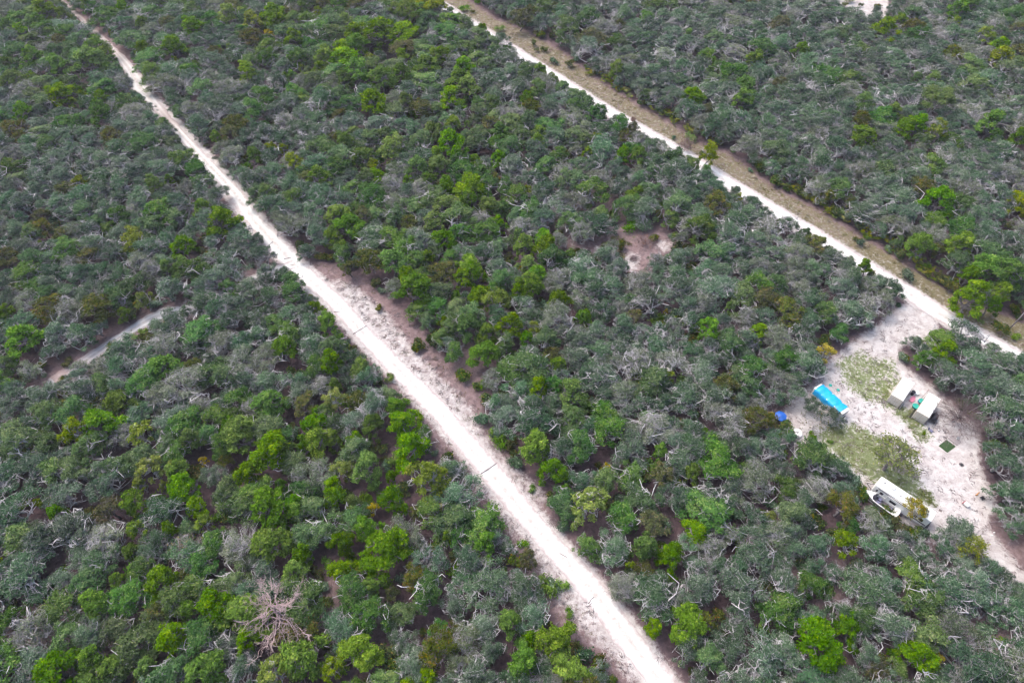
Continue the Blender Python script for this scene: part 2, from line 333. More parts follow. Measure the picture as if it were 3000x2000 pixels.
# ------------------------------------------------------------------ ground sheet
def build_ground():
    st = .75
    xs = np.r_[-4000, -1500, -600, -320, np.arange(-222, 222.1, st), 320, 600, 1500, 4000]
    ys = np.r_[-4000, -1000, -200, -40, np.arange(2, 292.1, st), 400, 700, 1600, 4500]
    X, Y = np.meshgrid(xs, ys); nx, ny = len(xs), len(ys)
    def field(polys, blur, mx=True):
        a = np.zeros(X.shape)
        for poly, s in polys:
            q = in_poly(X, Y, W(poly))*s
            a = np.maximum(a, q) if s > .3 or mx is False else a+q
        for _ in range(blur):
            a[1:-1] = (a[:-2]+2*a[1:-1]+a[2:])/4; a[:, 1:-1] = (a[:, :-2]+2*a[:, 1:-1]+a[:, 2:])/4
        return np.clip(a, 0, 1.2)
    sand = field(SANDY, 4)
    d1 = dist_line(X, Y, R1[::4]); d2 = dist_line(X, Y, R2[::4]); d3 = dist_line(X, Y, R3[::2])
    far = np.clip((215-Y)/40, .15, 1)
    sand = np.maximum(sand, np.clip(1.0-(d1-1.6)/2.6, 0, 1)*.8*far)
    sand = np.maximum(sand, np.clip(1.0-(d2-1.9)/1.8, 0, 1)*.85)
    sand = np.maximum(sand, np.clip(1.0-(d3-.7)/1.4, 0, 1)*.6)
    grass = field(GRASSY, 3)
    tan = field(TANNY, 3)*(d2 > 2.2)
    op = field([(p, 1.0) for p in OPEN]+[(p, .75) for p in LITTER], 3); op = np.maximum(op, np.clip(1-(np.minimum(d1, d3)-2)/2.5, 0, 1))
    Z = land_height(X, Y)
    v = np.stack([X, Y, Z], -1).reshape(-1, 3)
    i = np.arange(nx*ny).reshape(ny, nx); f = np.stack([i[:-1, :-1], i[:-1, 1:], i[1:, 1:], i[1:, :-1]], -1).reshape(-1, 4)
    me = bpy.data.meshes.new('ground'); me.vertices.add(len(v)); me.vertices.foreach_set('co', v.ravel())
    me.loops.add(f.size); me.loops.foreach_set('vertex_index', f.ravel()); me.polygons.add(len(f))
    me.polygons.foreach_set('loop_start', np.arange(0, f.size, 4)); me.update(calc_edges=True)
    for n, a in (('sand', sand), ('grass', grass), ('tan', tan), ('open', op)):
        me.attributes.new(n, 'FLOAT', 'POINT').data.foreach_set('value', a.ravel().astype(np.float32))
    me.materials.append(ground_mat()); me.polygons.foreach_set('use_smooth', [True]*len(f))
    return tag(link('ground', me), 'leaf-littered sandy ground under the scrub oak woods', kind='structure')
build_ground()
ROADMAT = sand_mat('white_sand_road', True)
def build_road(name, X, Wd, I, fades, label, seed):
    r = np.random.default_rng(seed); n = len(X)
    d = np.gradient(X, axis=0); d /= np.hypot(*d.T)[:, None]; nrm = np.stack([-d[:, 1], d[:, 0]], 1)
    fr = np.array([-1, -.72, -.35, 0, .35, .72, 1]); ragl = np.convolve(r.normal(0, .5, n+4), np.ones(5)/5, 'valid'); ragr = np.convolve(r.normal(0, .5, n+4), np.ones(5)/5, 'valid')
    v = []; ac = []; fd = []
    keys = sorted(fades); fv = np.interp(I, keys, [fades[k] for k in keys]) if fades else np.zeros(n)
    for i in range(n):
        for t in fr:
            w = Wd[i]*t
            if t == -1: w += ragl[i]-r.uniform(0, .25)
            if t == 1: w += ragr[i]+r.uniform(0, .25)
            p = X[i]+nrm[i]*w; z = float(land_height(p[0], p[1]))+.03-.045*abs(abs(t)-.4 < .2)
            v.append((p[0], p[1], z+.03)); ac.append(abs(t)); fd.append(fv[i])
    m = len(fr); f = [(i*m+k, i*m+k+1, (i+1)*m+k+1, (i+1)*m+k) for i in range(n-1) for k in range(m-1)]
    me = new_mesh(name, v, f, [ROADMAT], True)
    for nme, a in (('across', ac), ('fade', fd)):
        me.attributes.new(nme, 'FLOAT', 'POINT').data.foreach_set('value', np.array(a, np.float32))
    return tag(link(name, me), label, kind='structure')
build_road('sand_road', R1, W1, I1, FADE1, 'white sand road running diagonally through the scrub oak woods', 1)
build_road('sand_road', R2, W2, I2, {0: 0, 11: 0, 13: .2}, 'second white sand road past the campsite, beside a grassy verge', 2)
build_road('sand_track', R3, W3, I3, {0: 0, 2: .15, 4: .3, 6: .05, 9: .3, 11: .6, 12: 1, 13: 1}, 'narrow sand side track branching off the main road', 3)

# ------------------------------------------------------------------ plant shapes
def wiggle(r, a, b, n, amp, sag=0.0):
    a, b = np.array(a, float), np.array(b, float); L = np.linalg.norm(b-a); t = np.linspace(0, 1, n+1)[:, None]
    p = a+(b-a)*t; off = np.cumsum(r.normal(0, 1, (n+1, 3)), 0); off -= off[0]; off -= (off[-1])*t
    off[:, 2] *= .6
    return p+off*amp*L/n+np.array([0, 0, 1])*(sag*L*np.sin(math.pi*t))
def leaves(r, cen, nrm, la, lb):
    n = len(cen); nrm = nrm/np.linalg.norm(nrm, axis=1, keepdims=True)
    q = r.normal(0, 1, (n, 3)); t = np.cross(nrm, q); t /= np.linalg.norm(t, axis=1, keepdims=True)+1e-9; b = np.cross(nrm, t)
    s = r.uniform(.75, 1.4, (n, 1)); a_, b_ = t*la*s, b*lb*s*1.25
    return np.stack([cen+a_*1.25, cen-a_*.75+b_, cen-a_*.75-b_], 1).reshape(-1, 3)
def leaf_mesh(name, V, tint, mat, k=3):
    n = len(V)//k; me = bpy.data.meshes.new(name); me.vertices.add(len(V)); me.vertices.foreach_set('co', V.astype(np.float32).ravel())
    me.loops.add(len(V)); me.loops.foreach_set('vertex_index', np.arange(len(V))); me.polygons.add(n)
    me.polygons.foreach_set('loop_start', np.arange(0, len(V), k)); me.update(calc_edges=True)
    me.attributes.new('tint', 'FLOAT', 'FACE').data.foreach_set('value', tint.astype(np.float32)); me.materials.append(mat); return me
def pad_leaves(r, c, rad, flat, n, la, lb, up=.35):
    d = r.normal(0, 1, (n, 3)); d /= np.linalg.norm(d, axis=1, keepdims=True); d[:, 2] = np.where(d[:, 2] < -.25, -d[:, 2], d[:, 2])
    rr = r.uniform(.12, 1.0, (n, 1))**.62*r.uniform(.85, 1.22, (n, 1))*(1+.18*np.sin(d[:, :1]*5+c[0])*np.cos(d[:, 1:2]*6+c[1]))
    p = c+d*rr*rad*np.array([1, 1, flat]); nr = d*.7+r.normal(0, .55, (n, 3)); nr[:, 2] += up
    return leaves(r, p, nr, la, lb)
def make_tree(name, seed, R=3.0, H=5.6, pads=16, prad=(.7, 1.15), flat=.62, lpp=260, la=.16, lb=.075, dome=.5, twigs=8, bare=.15, drop=.12, limbs=5, trunk_r=.16,
              leaf='s', bark=None, fork=(.8, 1.6), wig=.9, out=0, lean=.8, oval=1.0, tw=1.0, skirt=False):
    r = np.random.default_rng(seed); w = MB(); bark = bark or BARK
    fk = np.array([r.normal(0, lean*.35), r.normal(0, lean*.35), r.uniform(*fork)])
    tp = wiggle(r, (0, 0, -.1), fk, 4, .35); w.tube(tp, np.linspace(trunk_r*1.35, trunk_r, 5), 6, False)
    az0 = r.uniform(0, 6.28); LB = []
    for i in range(limbs):
        a = az0+6.283*i/limbs+r.normal(0, .25); rr = R*r.uniform(.5, .85); z = H*r.uniform(.62, .86)
        p = wiggle(r, fk, (fk[0]*.5+rr*math.cos(a), fk[1]*.5+rr*math.sin(a), z), 7, wig, .06)
        w.tube(p, np.linspace(trunk_r*.72, trunk_r*.22, 8), 5, False); LB.append(p)
    V = []; T = []
    g = 2.399963; ph = r.uniform(0, 6.28)
    for i in range(pads):
        if r.random() < drop: continue
        q = math.sqrt((i+.5)/pads); a = ph+i*g+r.normal(0, .18); rr = R*.84*q*r.uniform(.88, 1.1)
        if skirt:
            q = math.sqrt(r.random()); a = r.uniform(0, 6.283); rr = R*q*(.78+.2*math.sin(2*a+ph)+.16*math.sin(3*a+2.1*ph)+.1*math.sin(5*a+.7*ph))
        pr = r.uniform(*prad); z = H*(1-dome*.62*q*q)-pr*flat+r.normal(0, .16)*H*(.5 if skirt else .16)
        if skirt: z = min(z, H*1.02-pr*flat)
        c = np.array([rr*math.cos(a), rr*math.sin(a)*oval, max(z, .7)])
        best = min(LB, key=lambda p: np.linalg.norm(p[5]-c)); s = best[r.integers(2, 6)]
        bp = wiggle(r, s, c-np.array([0, 0, pr*flat*.25]), 5, wig*.9, .05)
        w.tube(bp, np.linspace(trunk_r*.36, trunk_r*.14, 6), 4, False)
        isb = r.random() < bare; n = int(lpp*(.25 if isb else r.uniform(.75, 1.2))*(pr/np.mean(prad))**2)
        for k in range(int(twigs*(2.2 if isb else 1))):
            d = r.normal(0, 1, 3); d[2] = abs(d[2])*.8+.15; d /= np.linalg.norm(d)
            e = c+d*pr*np.array([1, 1, flat])*r.uniform(.9, 1.22); st = bp[r.integers(3, 6)]
            w.tube(wiggle(r, st, e, 3, wig), [trunk_r*.13*tw, trunk_r*.11*tw, trunk_r*.085*tw, trunk_r*.05*tw], 3, False)
        V.append(pad_leaves(r, c, pr, flat, n, la, lb)); T.append(np.clip(r.beta(2, 2.2, n)+r.normal(0, .1), 0, 1))
    for i in range(out):                                              # bare limbs curling out above the leaves
        p0 = LB[i % len(LB)]; e = p0[-1]+np.array([r.normal(0, .7), r.normal(0, .7), r.uniform(.5, 1.3)])
        pp = wiggle(r, p0[-2], e, 9, 1.5); w.tube(pp, np.linspace(trunk_r*.46, trunk_r*.15, 10), 5, False)
        for _ in range(4):
            s = pp[r.integers(2, 7)]; w.tube(wiggle(r, s, s+r.normal(0, .55, 3)+np.array([0, 0, .3]), 4, 1.2), np.linspace(trunk_r*.26, trunk_r*.08, 5), 4, False)
    return w.mesh(name+'_trunk', bark, True), leaf_mesh(name+'_crown', np.concatenate(V), np.concatenate(T), LM[leaf]), R, H
def make_bush(name, seed, R=.9, H=.9, n=420, la=.11, lb=.05, leaf='u', lumps=6, stems=6):
    r = np.random.default_rng(seed); w = MB(); V = []; T = []
    for i in range(lumps):
        a = r.uniform(0, 6.28); q = R*.65*math.sqrt(r.random()); pr = R*r.uniform(.38, .6); c = np.array([q*math.cos(a), q*math.sin(a), H*r.uniform(.35, .75)])
        V.append(pad_leaves(r, c, pr, .8, n//lumps, la, lb)); T.append(r.beta(2, 2, n//lumps))
        w.tube(wiggle(r, (0, 0, -.05), c, 3, .5), [.03, .025, .02, .012], 3, False)
    return w.mesh(name+'_stem', BARKB, False), leaf_mesh(name+'_foliage', np.concatenate(V), np.concatenate(T), LM[leaf]), R, H
def make_palmetto(name, seed, fans=9, leaf='q'):
    r = np.random.default_rng(seed); V = []; T = []; w = MB()
    for i in range(fans):
        a = 6.283*i/fans+r.normal(0, .3); rr = r.uniform(.25, .75); h = r.uniform(.45, .95); c = np.array([rr*math.cos(a), rr*math.sin(a), h])
        w.tube([(0, 0, 0), (c[0]*.5, c[1]*.5, h*.75), tuple(c)], [.015, .012, .009], 3, False)
        e1 = np.array([math.cos(a), math.sin(a), r.uniform(-.2, .35)]); e2 = np.array([-math.sin(a), math.cos(a), 0]); L = r.uniform(.45, .65); tn = r.beta(2, 2)
        for k in range(13):
            b = (k-6)*.26; d = e1*math.cos(b)+e2*math.sin(b); s = np.cross(d, [0, 0, 1]); s = s/np.linalg.norm(s)*.028; tip = c+d*L-np.array([0, 0, .12*abs(b)])
            V += [c, c+d*L*.5+s, tip, c+d*L*.5-s]; T.append(np.clip(tn+r.normal(0, .1), 0, 1))
    return w.mesh(name+'_stem', BARKD), leaf_mesh(name+'_frond', np.array(V), np.array(T), LM[leaf], 4), 1.1, .9
def make_twiggy(name, seed, R=2.4, H=3.6, n=46, bark=None, sub=7, trunk_r=.09, leaf=None, nl=0, upw=.75):
    """a leafless, finely branched crown"""
    r = np.random.default_rng(seed); w = MB(); tw = MB(); bark = bark or BARKB
    fk = np.array([r.normal(0, .2), r.normal(0, .2), H*.28]); w.tube(wiggle(r, (0, 0, -.1), fk, 4, .4), np.linspace(trunk_r*1.4, trunk_r, 5), 6, False); ends = []
    for i in range(n):
        d = r.normal(0, 1, 3); d[2] = abs(d[2])*upw+.1; d /= np.linalg.norm(d); e = fk+d*np.array([R, R, H*.72])*r.uniform(.6, 1)
        p = wiggle(r, fk+d*.2, e, 5, .8, .06); (w if i < 7 else tw).tube(p, np.linspace(trunk_r*(.55 if i < 7 else .24), trunk_r*.12, 6), 4, False)
        for k in range(sub):
            s = p[r.integers(2, 6)]; q = s+(d+r.normal(0, .6, 3))*r.uniform(.3, .8)*R*.35
            tw.tube(wiggle(r, s, q, 2, .9), [trunk_r*.16, trunk_r*.12, trunk_r*.07], 3, False); ends.append(q)
    crown = tw.mesh(name+'_branches', bark)
    foli = None
    if leaf:
        E_ = np.array(ends)[r.integers(0, len(ends), nl)]; foli = leaf_mesh(name+'_crown', leaves(r, E_+r.normal(0, .12, E_.shape), r.normal(0, 1, E_.shape)+[0, 0, .5], .13, .06), r.beta(2, 2, nl), LM[leaf])
    return w.mesh(name+'_trunk', bark, True), crown, foli, R, H
def make_dead_pine(name, seed):
    r = np.random.default_rng(seed); w = MB(); H = 11.5
    tp = wiggle(r, (0, 0, -.2), (.4, .3, H), 10, .25); w.tube(tp, np.linspace(.30, .05, 11), 8, False); limbs = []
    for i in range(25):
        k = r.uniform(3.6, 9.7); s = tp[int(k)]*(1-k % 1)+tp[int(k)+1]*(k % 1); a = i*2.4+r.normal(0, .3)
        L = (1.15-(k-3.6)/9.2)*r.uniform(3.4, 5.2); z = r.uniform(.15, .6)*L*.5
        p = wiggle(r, s, s+np.array([L*math.cos(a), L*math.sin(a), z]), 7, .55, -.05); b = MB(); b.tube(p, np.linspace(.085, .026, 8), 5, False)
        for j in range(9):
            q = p[r.integers(2, 8)]; d = (p[-1]-p[2]); d = d/np.linalg.norm(d)+r.normal(0, .55, 3)+[0, 0, .35]
            pp = wiggle(r, q, q+d*r.uniform(.5, 1.2), 4, .9, -.05); b.tube(pp, np.linspace(.042, .018, 5), 3, False)
            for _ in range(3):
                u = pp[r.integers(2, 5)]; b.tube(wiggle(r, u, u+(d*.5+r.normal(0, .5, 3))*.55, 2, .8), [.022, .017, .012], 3, False)
        limbs.append(b)
    return w, limbs

PROTO = {}
for i in range(5):
    PROTO.setdefault('m', []).append(make_tree(f'deep_green_oak_{i}', 180+i, R=rng.uniform(2.9, 3.4), H=rng.uniform(5.4, 6.6), pads=rng.choice([42, 50]), prad=(.42, .95), flat=.78, lpp=135, la=.122, lb=.06, bare=.04, drop=.05,
                                               dome=rng.uniform(.8, 1.15), wig=.9, twigs=3, leaf='m', oval=rng.uniform(.75, 1), skirt=True))
for i in range(9):
    PROTO.setdefault('s', []).append(make_tree(f'oak_{i}', 100+i, R=rng.uniform(3.1, 3.7), H=rng.uniform(4.6, 6.2), pads=rng.choice([40, 46, 54]), prad=(.42, .98), flat=.7, lpp=130, la=.112, lb=.05, bare=.14, drop=.06,
                                               out=[0, 1, 0, 0, 1, 1, 0, 0, 0][i], dome=rng.uniform(.7, 1.15), wig=1.15, twigs=5, oval=rng.uniform(.72, 1), skirt=True))
for i in range(4):
    PROTO.setdefault('p', []).append(make_tree(f'pale_oak_{i}', 140+i, R=3.3, H=5.2, pads=42, prad=(.42, .9), lpp=105, la=.10, lb=.045, bare=.28, drop=.08, twigs=8, out=[0, 1, 1, 0][i], leaf='p', bark=BARK, wig=1.15, limbs=6, oval=.8, tw=.8, dome=.9, skirt=True))
for i in range(3):
    PROTO.setdefault('w', []).append(make_tree(f'gnarled_oak_{i}', 160+i, R=3.1, H=5.0, pads=30, prad=(.42, .9), lpp=140, la=.105, lb=.047, bare=.2, drop=.15, twigs=4, out=3, leaf='s', bark=BARKW, wig=1.6, limbs=5, trunk_r=.16, oval=.85, tw=.8, dome=.9, skirt=True))
for i in range(5):
    PROTO.setdefault('g', []).append(make_tree(f'green_oak_{i}', 200+i, R=2.8, H=7.0, pads=44, prad=(.45, .85), flat=.85, lpp=150, la=.15, lb=.08, dome=1.0, twigs=2, bare=.02, drop=.05, skirt=True, bark=BARKD, leaf='g', fork=(1.5, 2.6), wig=.7))
for i in range(3):
    PROTO.setdefault('y', []).append(make_tree(f'yellow_green_oak_{i}', 230+i, R=2.8, H=6.6, pads=38, prad=(.42, .85), flat=.85, skirt=True, lpp=115, la=.15, lb=.08, dome=.75, twigs=4, bare=.08, drop=.14, bark=BARK, leaf='y', fork=(1.4, 2.4), wig=.7))
for i in range(2):
    PROTO.setdefault('Y', []).append(make_tree(f'yellow_tree_{i}', 250+i, R=2.4, H=5.2, pads=13, prad=(.5, .85), flat=.8, lpp=150, la=.14, lb=.08, dome=.7, twigs=5, bare=.1, drop=.2, bark=BARK, leaf='Y', fork=(1.2, 2.2), wig=.7))
for i in range(3):
    PROTO.setdefault('o', []).append(make_tree(f'olive_oak_{i}', 260+i, R=2.8, H=5.8, pads=38, prad=(.45, .9), flat=.8, skirt=True, lpp=120, la=.13, lb=.06, dome=.7, twigs=9, bare=.1, drop=.1, bark=BARKD, leaf='o', wig=.8))
for i in range(2):
    PROTO.setdefault('n', []).append(make_tree(f'pine_{i}', 280+i, R=2.5, H=9.0, pads=18, prad=(.55, .9), flat=.85, lpp=330, la=.17, lb=.03, dome=.6, twigs=4, bare=.0, drop=.1, bark=BARKD, leaf='n', fork=(5, 6), wig=.4, limbs=6, trunk_r=.15))
for i in range(2):
    PROTO.setdefault('v', []).append(make_tree(f'thin_tree_{i}', 290+i, R=3.0, H=6.6, pads=34, prad=(.5, .95), flat=.7, lpp=[46, 58][i], la=.13, lb=.055, dome=.6, twigs=5, bare=.1, drop=.1, bark=BARKD, leaf='v' if i == 0 else 'x', fork=(1.6, 2.4), wig=.8, oval=.8))
BUSH = [make_bush(f'bush_{i}', 300+i, R=rng.uniform(.8, 1.2), H=rng.uniform(.8, 1.3), leaf=['u', 'u', 'u', 'g', 's', 'o'][i], n=480) for i in range(6)]
PALM = [make_palmetto(f'palmetto_{i}', 320+i) for i in range(3)]

def geo_scatter(name, protos, pts, idx, scl, rotz, label, kind='stuff', tilt=None):
    """one object that repeats the given part meshes at points; protos: list of lists of objects"""
    me = bpy.data.meshes.new(name); me.from_pydata([tuple(p) for p in pts], [], [])
    me.attributes.new('pi', 'INT', 'POINT').data.foreach_set('value', np.array(idx, np.int32))
    me.attributes.new('sc', 'FLOAT_VECTOR', 'POINT').data.foreach_set('vector', np.array(scl, np.float32).ravel())
    rot = np.zeros((len(pts), 3), np.float32); rot[:, 2] = rotz
    if tilt is not None: rot[:, :2] = tilt
    me.attributes.new('ro', 'FLOAT_VECTOR', 'POINT').data.foreach_set('vector', rot.ravel())
    o = link(name, me); tag(o, label, None, None, kind)
    ng = bpy.data.node_groups.new(name, 'GeometryNodeTree')
    ng.interface.new_socket('Geometry', in_out='INPUT', socket_type='NodeSocketGeometry'); ng.interface.new_socket('Geometry', in_out='OUTPUT', socket_type='NodeSocketGeometry')
    gi, go, jn = ng.nodes.new('NodeGroupInput'), ng.nodes.new('NodeGroupOutput'), ng.nodes.new('GeometryNodeJoinGeometry')
    def na(n, ty):
        a = ng.nodes.new('GeometryNodeInputNamedAttribute'); a.data_type = ty; a.inputs['Name'].default_value = n
        return [s for s in a.outputs if s.enabled and s.name == 'Attribute'][0]
    pi, sc, ro = na('pi', 'INT'), na('sc', 'FLOAT_VECTOR'), na('ro', 'FLOAT_VECTOR')
    for k, parts in enumerate(protos):
        cmp_ = ng.nodes.new('FunctionNodeCompare'); cmp_.data_type = 'INT'; cmp_.operation = 'EQUAL'
        ints = [s for s in cmp_.inputs if s.type == 'INT']; ng.links.new(pi, ints[0]); ints[1].default_value = k
        for part in parts:
            oi = ng.nodes.new('GeometryNodeObjectInfo'); oi.transform_space = 'ORIGINAL'; oi.inputs['Object'].default_value = part; oi.inputs['As Instance'].default_value = True
            ip = ng.nodes.new('GeometryNodeInstanceOnPoints')
            ng.links.new(gi.outputs[0], ip.inputs['Points']); ng.links.new(cmp_.outputs[0], ip.inputs['Selection']); ng.links.new(oi.outputs['Geometry'], ip.inputs['Instance'])
            ng.links.new(ro, ip.inputs['Rotation']); ng.links.new(sc, ip.inputs['Scale']); ng.links.new(ip.outputs[0], jn.inputs[0])
    ng.links.new(jn.outputs[0], go.inputs[0])
    o.modifiers.new('scatter', 'NODES').node_group = ng
    return o

# ------------------------------------------------------------------ where the trees stand
# (photo x, y of the crown, crown width in photo pixels, kind)
MARKED = """668 34 70 y,736 58 60 y,845 34 45 o,736 105 70 o,787 99 45 Y,855 109 50 g,673 138 20 y,644 143 18 g,930 31 30 y,950 160 62 g,935 204 40 g,884 200 25 y,913 224 35 y,855 224 35 g,964 194 18 Y,1042 204 75 g,1008 231 50 g,
1120 224 70 g,1083 173 40 y,1178 211 55 g,1110 92 100 g,1042 126 60 g,1195 27 75 n,1158 25 40 n,1229 65 25 n,1096 296 80 g,1144 429 75 y,1222 486 60 g,1096 483 40 y,1328 360 50 n,1369 367 25 n,1324 415 85 g,1266 384 55 g,1232 316 70 o,
794 432 30 y,828 435 30 y,743 452 45 g,1212 173 20 y,1280 150 15 y,126 30 60 g,183 46 45 g,413 69 40 g,88 164 60 g,260 172 90 g,172 191 60 g,226 268 35 g,61 325 55 g,96 226 30 g,448 535 45 g,497 528 25 g,23 76 40 g,325 95 15 y,516 176 20 y,
574 191 25 g,631 398 30 g,360 20 40 g,537 719 60 g,486 783 40 g,534 770 45 g,592 610 50 g,646 640 80 g,418 875 50 y,401 892 25 Y,44 841 35 o,20 919 45 g,122 715 20 y,622 753 66 w,650 688 20 y,829 1017 65 g,897 1187 75 o,982 1166 60 y,978 1123 40 g,
221 1259 75 y,408 1272 75 y,438 1370 85 y,561 1280 65 g,791 1310 110 g,723 1378 70 g,595 1348 35 Y,659 1344 45 o,893 1310 40 g,978 1289 50 g,561 1072 50 o,446 995 40 o,451 1242 30 o,17 936 30 g,408 1417 40 y,480 1421 30 y,115 1472 30 y,162 1502 50 g,
400 1545 60 y,493 1545 45 g,383 1617 55 g,340 1702 45 g,276 1761 85 g,319 1489 80 o,540 1689 55 o,701 1583 120 p,786 1485 110 g,859 1493 60 g,978 1451 60 g,884 1621 65 g,859 1676 70 g,638 1774 110 g,553 1783 60 g,451 1795 80 o,663 1889 110 w,
497 1859 90 g,952 1766 45 o,952 1885 45 o,884 1919 120 g,723 1876 70 g,799 1965 100 y,969 1961 70 y,595 1961 110 g,162 1970 130 g,425 1948 60 g,264 1936 80 g,595 1527 50 y,128 1795 60 o,570 1480 60 g,85 1842 140 p,1185 1231 80 g,1201 1302 95 g,
1087 1242 60 g,1041 1280 45 g,1071 1367 85 g,974 1432 65 g,1250 1394 110 y,1147 1454 75 g,1147 1394 35 g,1033 1470 50 g,1093 1489 45 Y,1079 1459 25 g,1077 1546 75 g,1001 1665 70 g,1060 1671 45 y,1093 1714 55 g,860 1475 60 g,822 1416 35 g,
827 1313 60 g,889 1307 35 g,1255 1470 45 y,1296 1486 40 Y,1223 1502 45 o,1180 1562 120 p,1255 1633 110 w,1147 1735 45 o,973 1914 40 p,1567 1297 95 g,1618 1368 70 g,1777 1368 38 Y,1940 1322 45 g,1720 1475 105 y,1894 1593 75 g,1848 1657 30 y,
1889 1675 65 o,1914 1833 55 g,1629 1868 100 g,1552 1868 50 g,1547 1634 55 o,1491 1603 50 w,1419 1593 70 g,1307 1572 30 g,1491 1822 70 g,1532 1930 90 g,1251 1981 60 g,1511 1685 50 w,1659 1430 30 g,1608 1935 70 w,2255 1515 40 y,2377 1515 20 Y,
2484 1584 70 y,2071 1821 50 o,1998 1756 90 w,2170 1805 90 w,2079 1450 95 w,2446 1675 60 w,2358 1825 90 w,2040 1656 80 w,2750 1930 45 Y,2440 1679 60 w,2536 1672 80 w,2753 1669 70 w,2568 1953 70 o,2915 1892 70 w,1948 860 80 w,1631 925 130 p,1696 876 70 p,
1876 967 70 w,1925 967 70 w,1975 956 70 w,1623 822 80 p,2277 722 90 w,2251 1040 60 w,2120 1048 60 w,1918 1075 50 w,2266 1155 70 w,1960 1101 40 y,1638 875 60 g,1707 929 45 g,1623 1036 55 o,1638 1063 50 g,2136 898 25 g,1952 910 15 Y,
1308 541 55 g,1379 577 55 g,1268 653 60 g,1259 523 40 g,1152 760 75 g,1303 795 85 o,1214 836 95 g,1250 755 40 g,1531 711 55 g,1553 827 70 g,1455 876 75 y,1522 853 50 g,1527 787 25 Y,1022 782 45 o,1446 519 40 o,1549 559 35 y,1750 407 30 y,1723 447 35 y,
1415 398 25 y,1299 938 30 g,1714 929 40 g,1424 974 60 g,1567 961 45 y,1647 496 80 p,1705 675 80 p,1759 519 80 p,1638 809 80 p,1634 700 60 p,2080 442 55 y,2016 106 35 g,1774 77 110 p,1914 77 100 s,1638 34 70 s,1527 51 60 o,1744 404 30 y,
2602 77 70 y,2349 145 45 g,2889 103 55 y,2797 65 35 y,2751 287 105 n,2908 356 75 g,2693 436 55 p,2655 371 60 g,2812 23 60 g,2751 379 60 y,2988 398 50 g,2686 230 35 g,2678 73 60 o,2697 714 70 g,2988 595 60 y,2850 863 90 g,2843 806 55 g,2965 794 90 g,2908 890 50 g,
2491 592 45 o,2567 595 60 s,2420 1030 70 Y,2630 1330 165 v0,2683 1486 84 v1,2815 1562 120 s,2850 1600 110 v0,2820 1650 80 s,2872 1645 80 s,2945 1690 80 s,2998 1742 90 s,2905 1668 90 s,2950 1725 80 w,2985 1795 100 s,2770 1600 70 w,2590 880 80 p,2830 985 120 w,2860 1075 130 s,2935 1060 110 s,2950 1200 130 s,2940 1350 120 s,2975 1440 110 s,2975 1520 90 w,2360 1060 110 s,
2390 1185 60 s,2440 1215 70 s,2330 1150 70 w,2262 1312 85 s,2222 1180 75 p,2030 580 90 s,2310 655 70 w,1900 430 80 s,1560 200 60 s,1470 120 60 s"""
KINDNAME = dict(v=('thin_tree', 'thin-crowned see-through tree', 'tree', 'thin trees over the camp'), m=('live_oak', 'deep green live oak', 'oak tree', 'deep green live oaks'), s=('scrub_oak', 'grey-green scrub oak', 'oak tree', 'grey-green scrub oaks of the wood'), p=('lichen_oak', 'pale lichen-covered scrub oak', 'oak tree', 'pale lichen-covered oaks'),
                w=('gnarled_oak', 'gnarled oak with bare bleached limbs', 'oak tree', 'gnarled oaks with bleached limbs'), g=('green_oak', 'dense bright green oak', 'oak tree', 'bright green rounded oaks'),
                y=('yellow_green_tree', 'yellow-green leafy tree', 'tree', 'yellow-green trees'), Y=('yellow_tree', 'small bright yellow tree', 'tree', 'bright yellow trees'),
                o=('olive_oak', 'olive-brown oak', 'oak tree', 'olive-brown oaks'), n=('pine_tree', 'light green pine', 'pine tree', 'light green pines'))
ONES = 'zero one two three four five six seven eight nine ten eleven twelve thirteen fourteen fifteen sixteen seventeen eighteen nineteen'.split()
TENS = '_ _ twenty thirty forty fifty sixty seventy eighty ninety'.split()
def word(n):
    n = max(0, min(99, int(n)))
    return ONES[n] if n < 20 else TENS[n//10]+('-'+ONES[n % 10] if n % 10 else '')
LAND = [(W([(800, 1770)])[0], 13, 'near the big dead pine'), (W([(2640, 1150)])[0], 13, 'near the two containers'), (W([(2445, 1165)])[0], 12, 'near the blue-tarped camper'),
        (W([(2660, 1460)])[0], 13, 'near the white trailer'), (W([(1880, 750)])[0], 15, 'near the small sandy gap'), (W([(820, 755)])[0], 14, 'near the track junction')]
LABELS = set()
def where(x, y):
    a = np.array([x, y])
    best = min(((np.hypot(*(a-c))/r, n) for c, r, n in LAND), key=lambda q: q[0])
    if best[0] < 1: return best[1]
    d1, d2, d3 = (float(dist_line(np.array([x]), np.array([y]), R[::4])[0]) for R in (R1, R2, R3))
    if d1 < 7: return 'edging the main sand road'
    if d2 < 8: return 'edging the second sand road'
    if d3 < 6: return 'edging the side track'
    side1 = (x-R1[5][0])*(R1[-5][1]-R1[5][1])-(y-R1[5][1])*(R1[-5][0]-R1[5][0]); side2 = (x-R2[2][0])*(R2[-2][1]-R2[2][1])-(y-R2[2][1])*(R2[-2][0]-R2[2][0])
    return 'beyond the grassy verge' if side2 > 0 else ('between the two sand roads' if side1 > 0 else 'in the wood across from camp')
def label_at(what, x, y, z, size=None):
    px, py, _ = proj(x, y, z); base = f'{size} {what}' if size else what; wh = where(x, y)
    px, py = min(max(px, 15), 2985), min(max(py, 10), 1990)
    for dx, dy in sorted(((a, b) for a in range(-3, 4) for b in range(-3, 4)), key=lambda q: abs(q[0])+abs(q[1])):
        l = f'{base} {wh}, {word(round(px/30)+dx)} percent across, {word(round(py/20)+dy)} down'
        if len(l.replace(',', '').split()) > 16: l = f'{base}, {word(round(px/30)+dx)} percent across, {word(round(py/20)+dy)} down'
        if l not in LABELS: break
    LABELS.add(l); return l

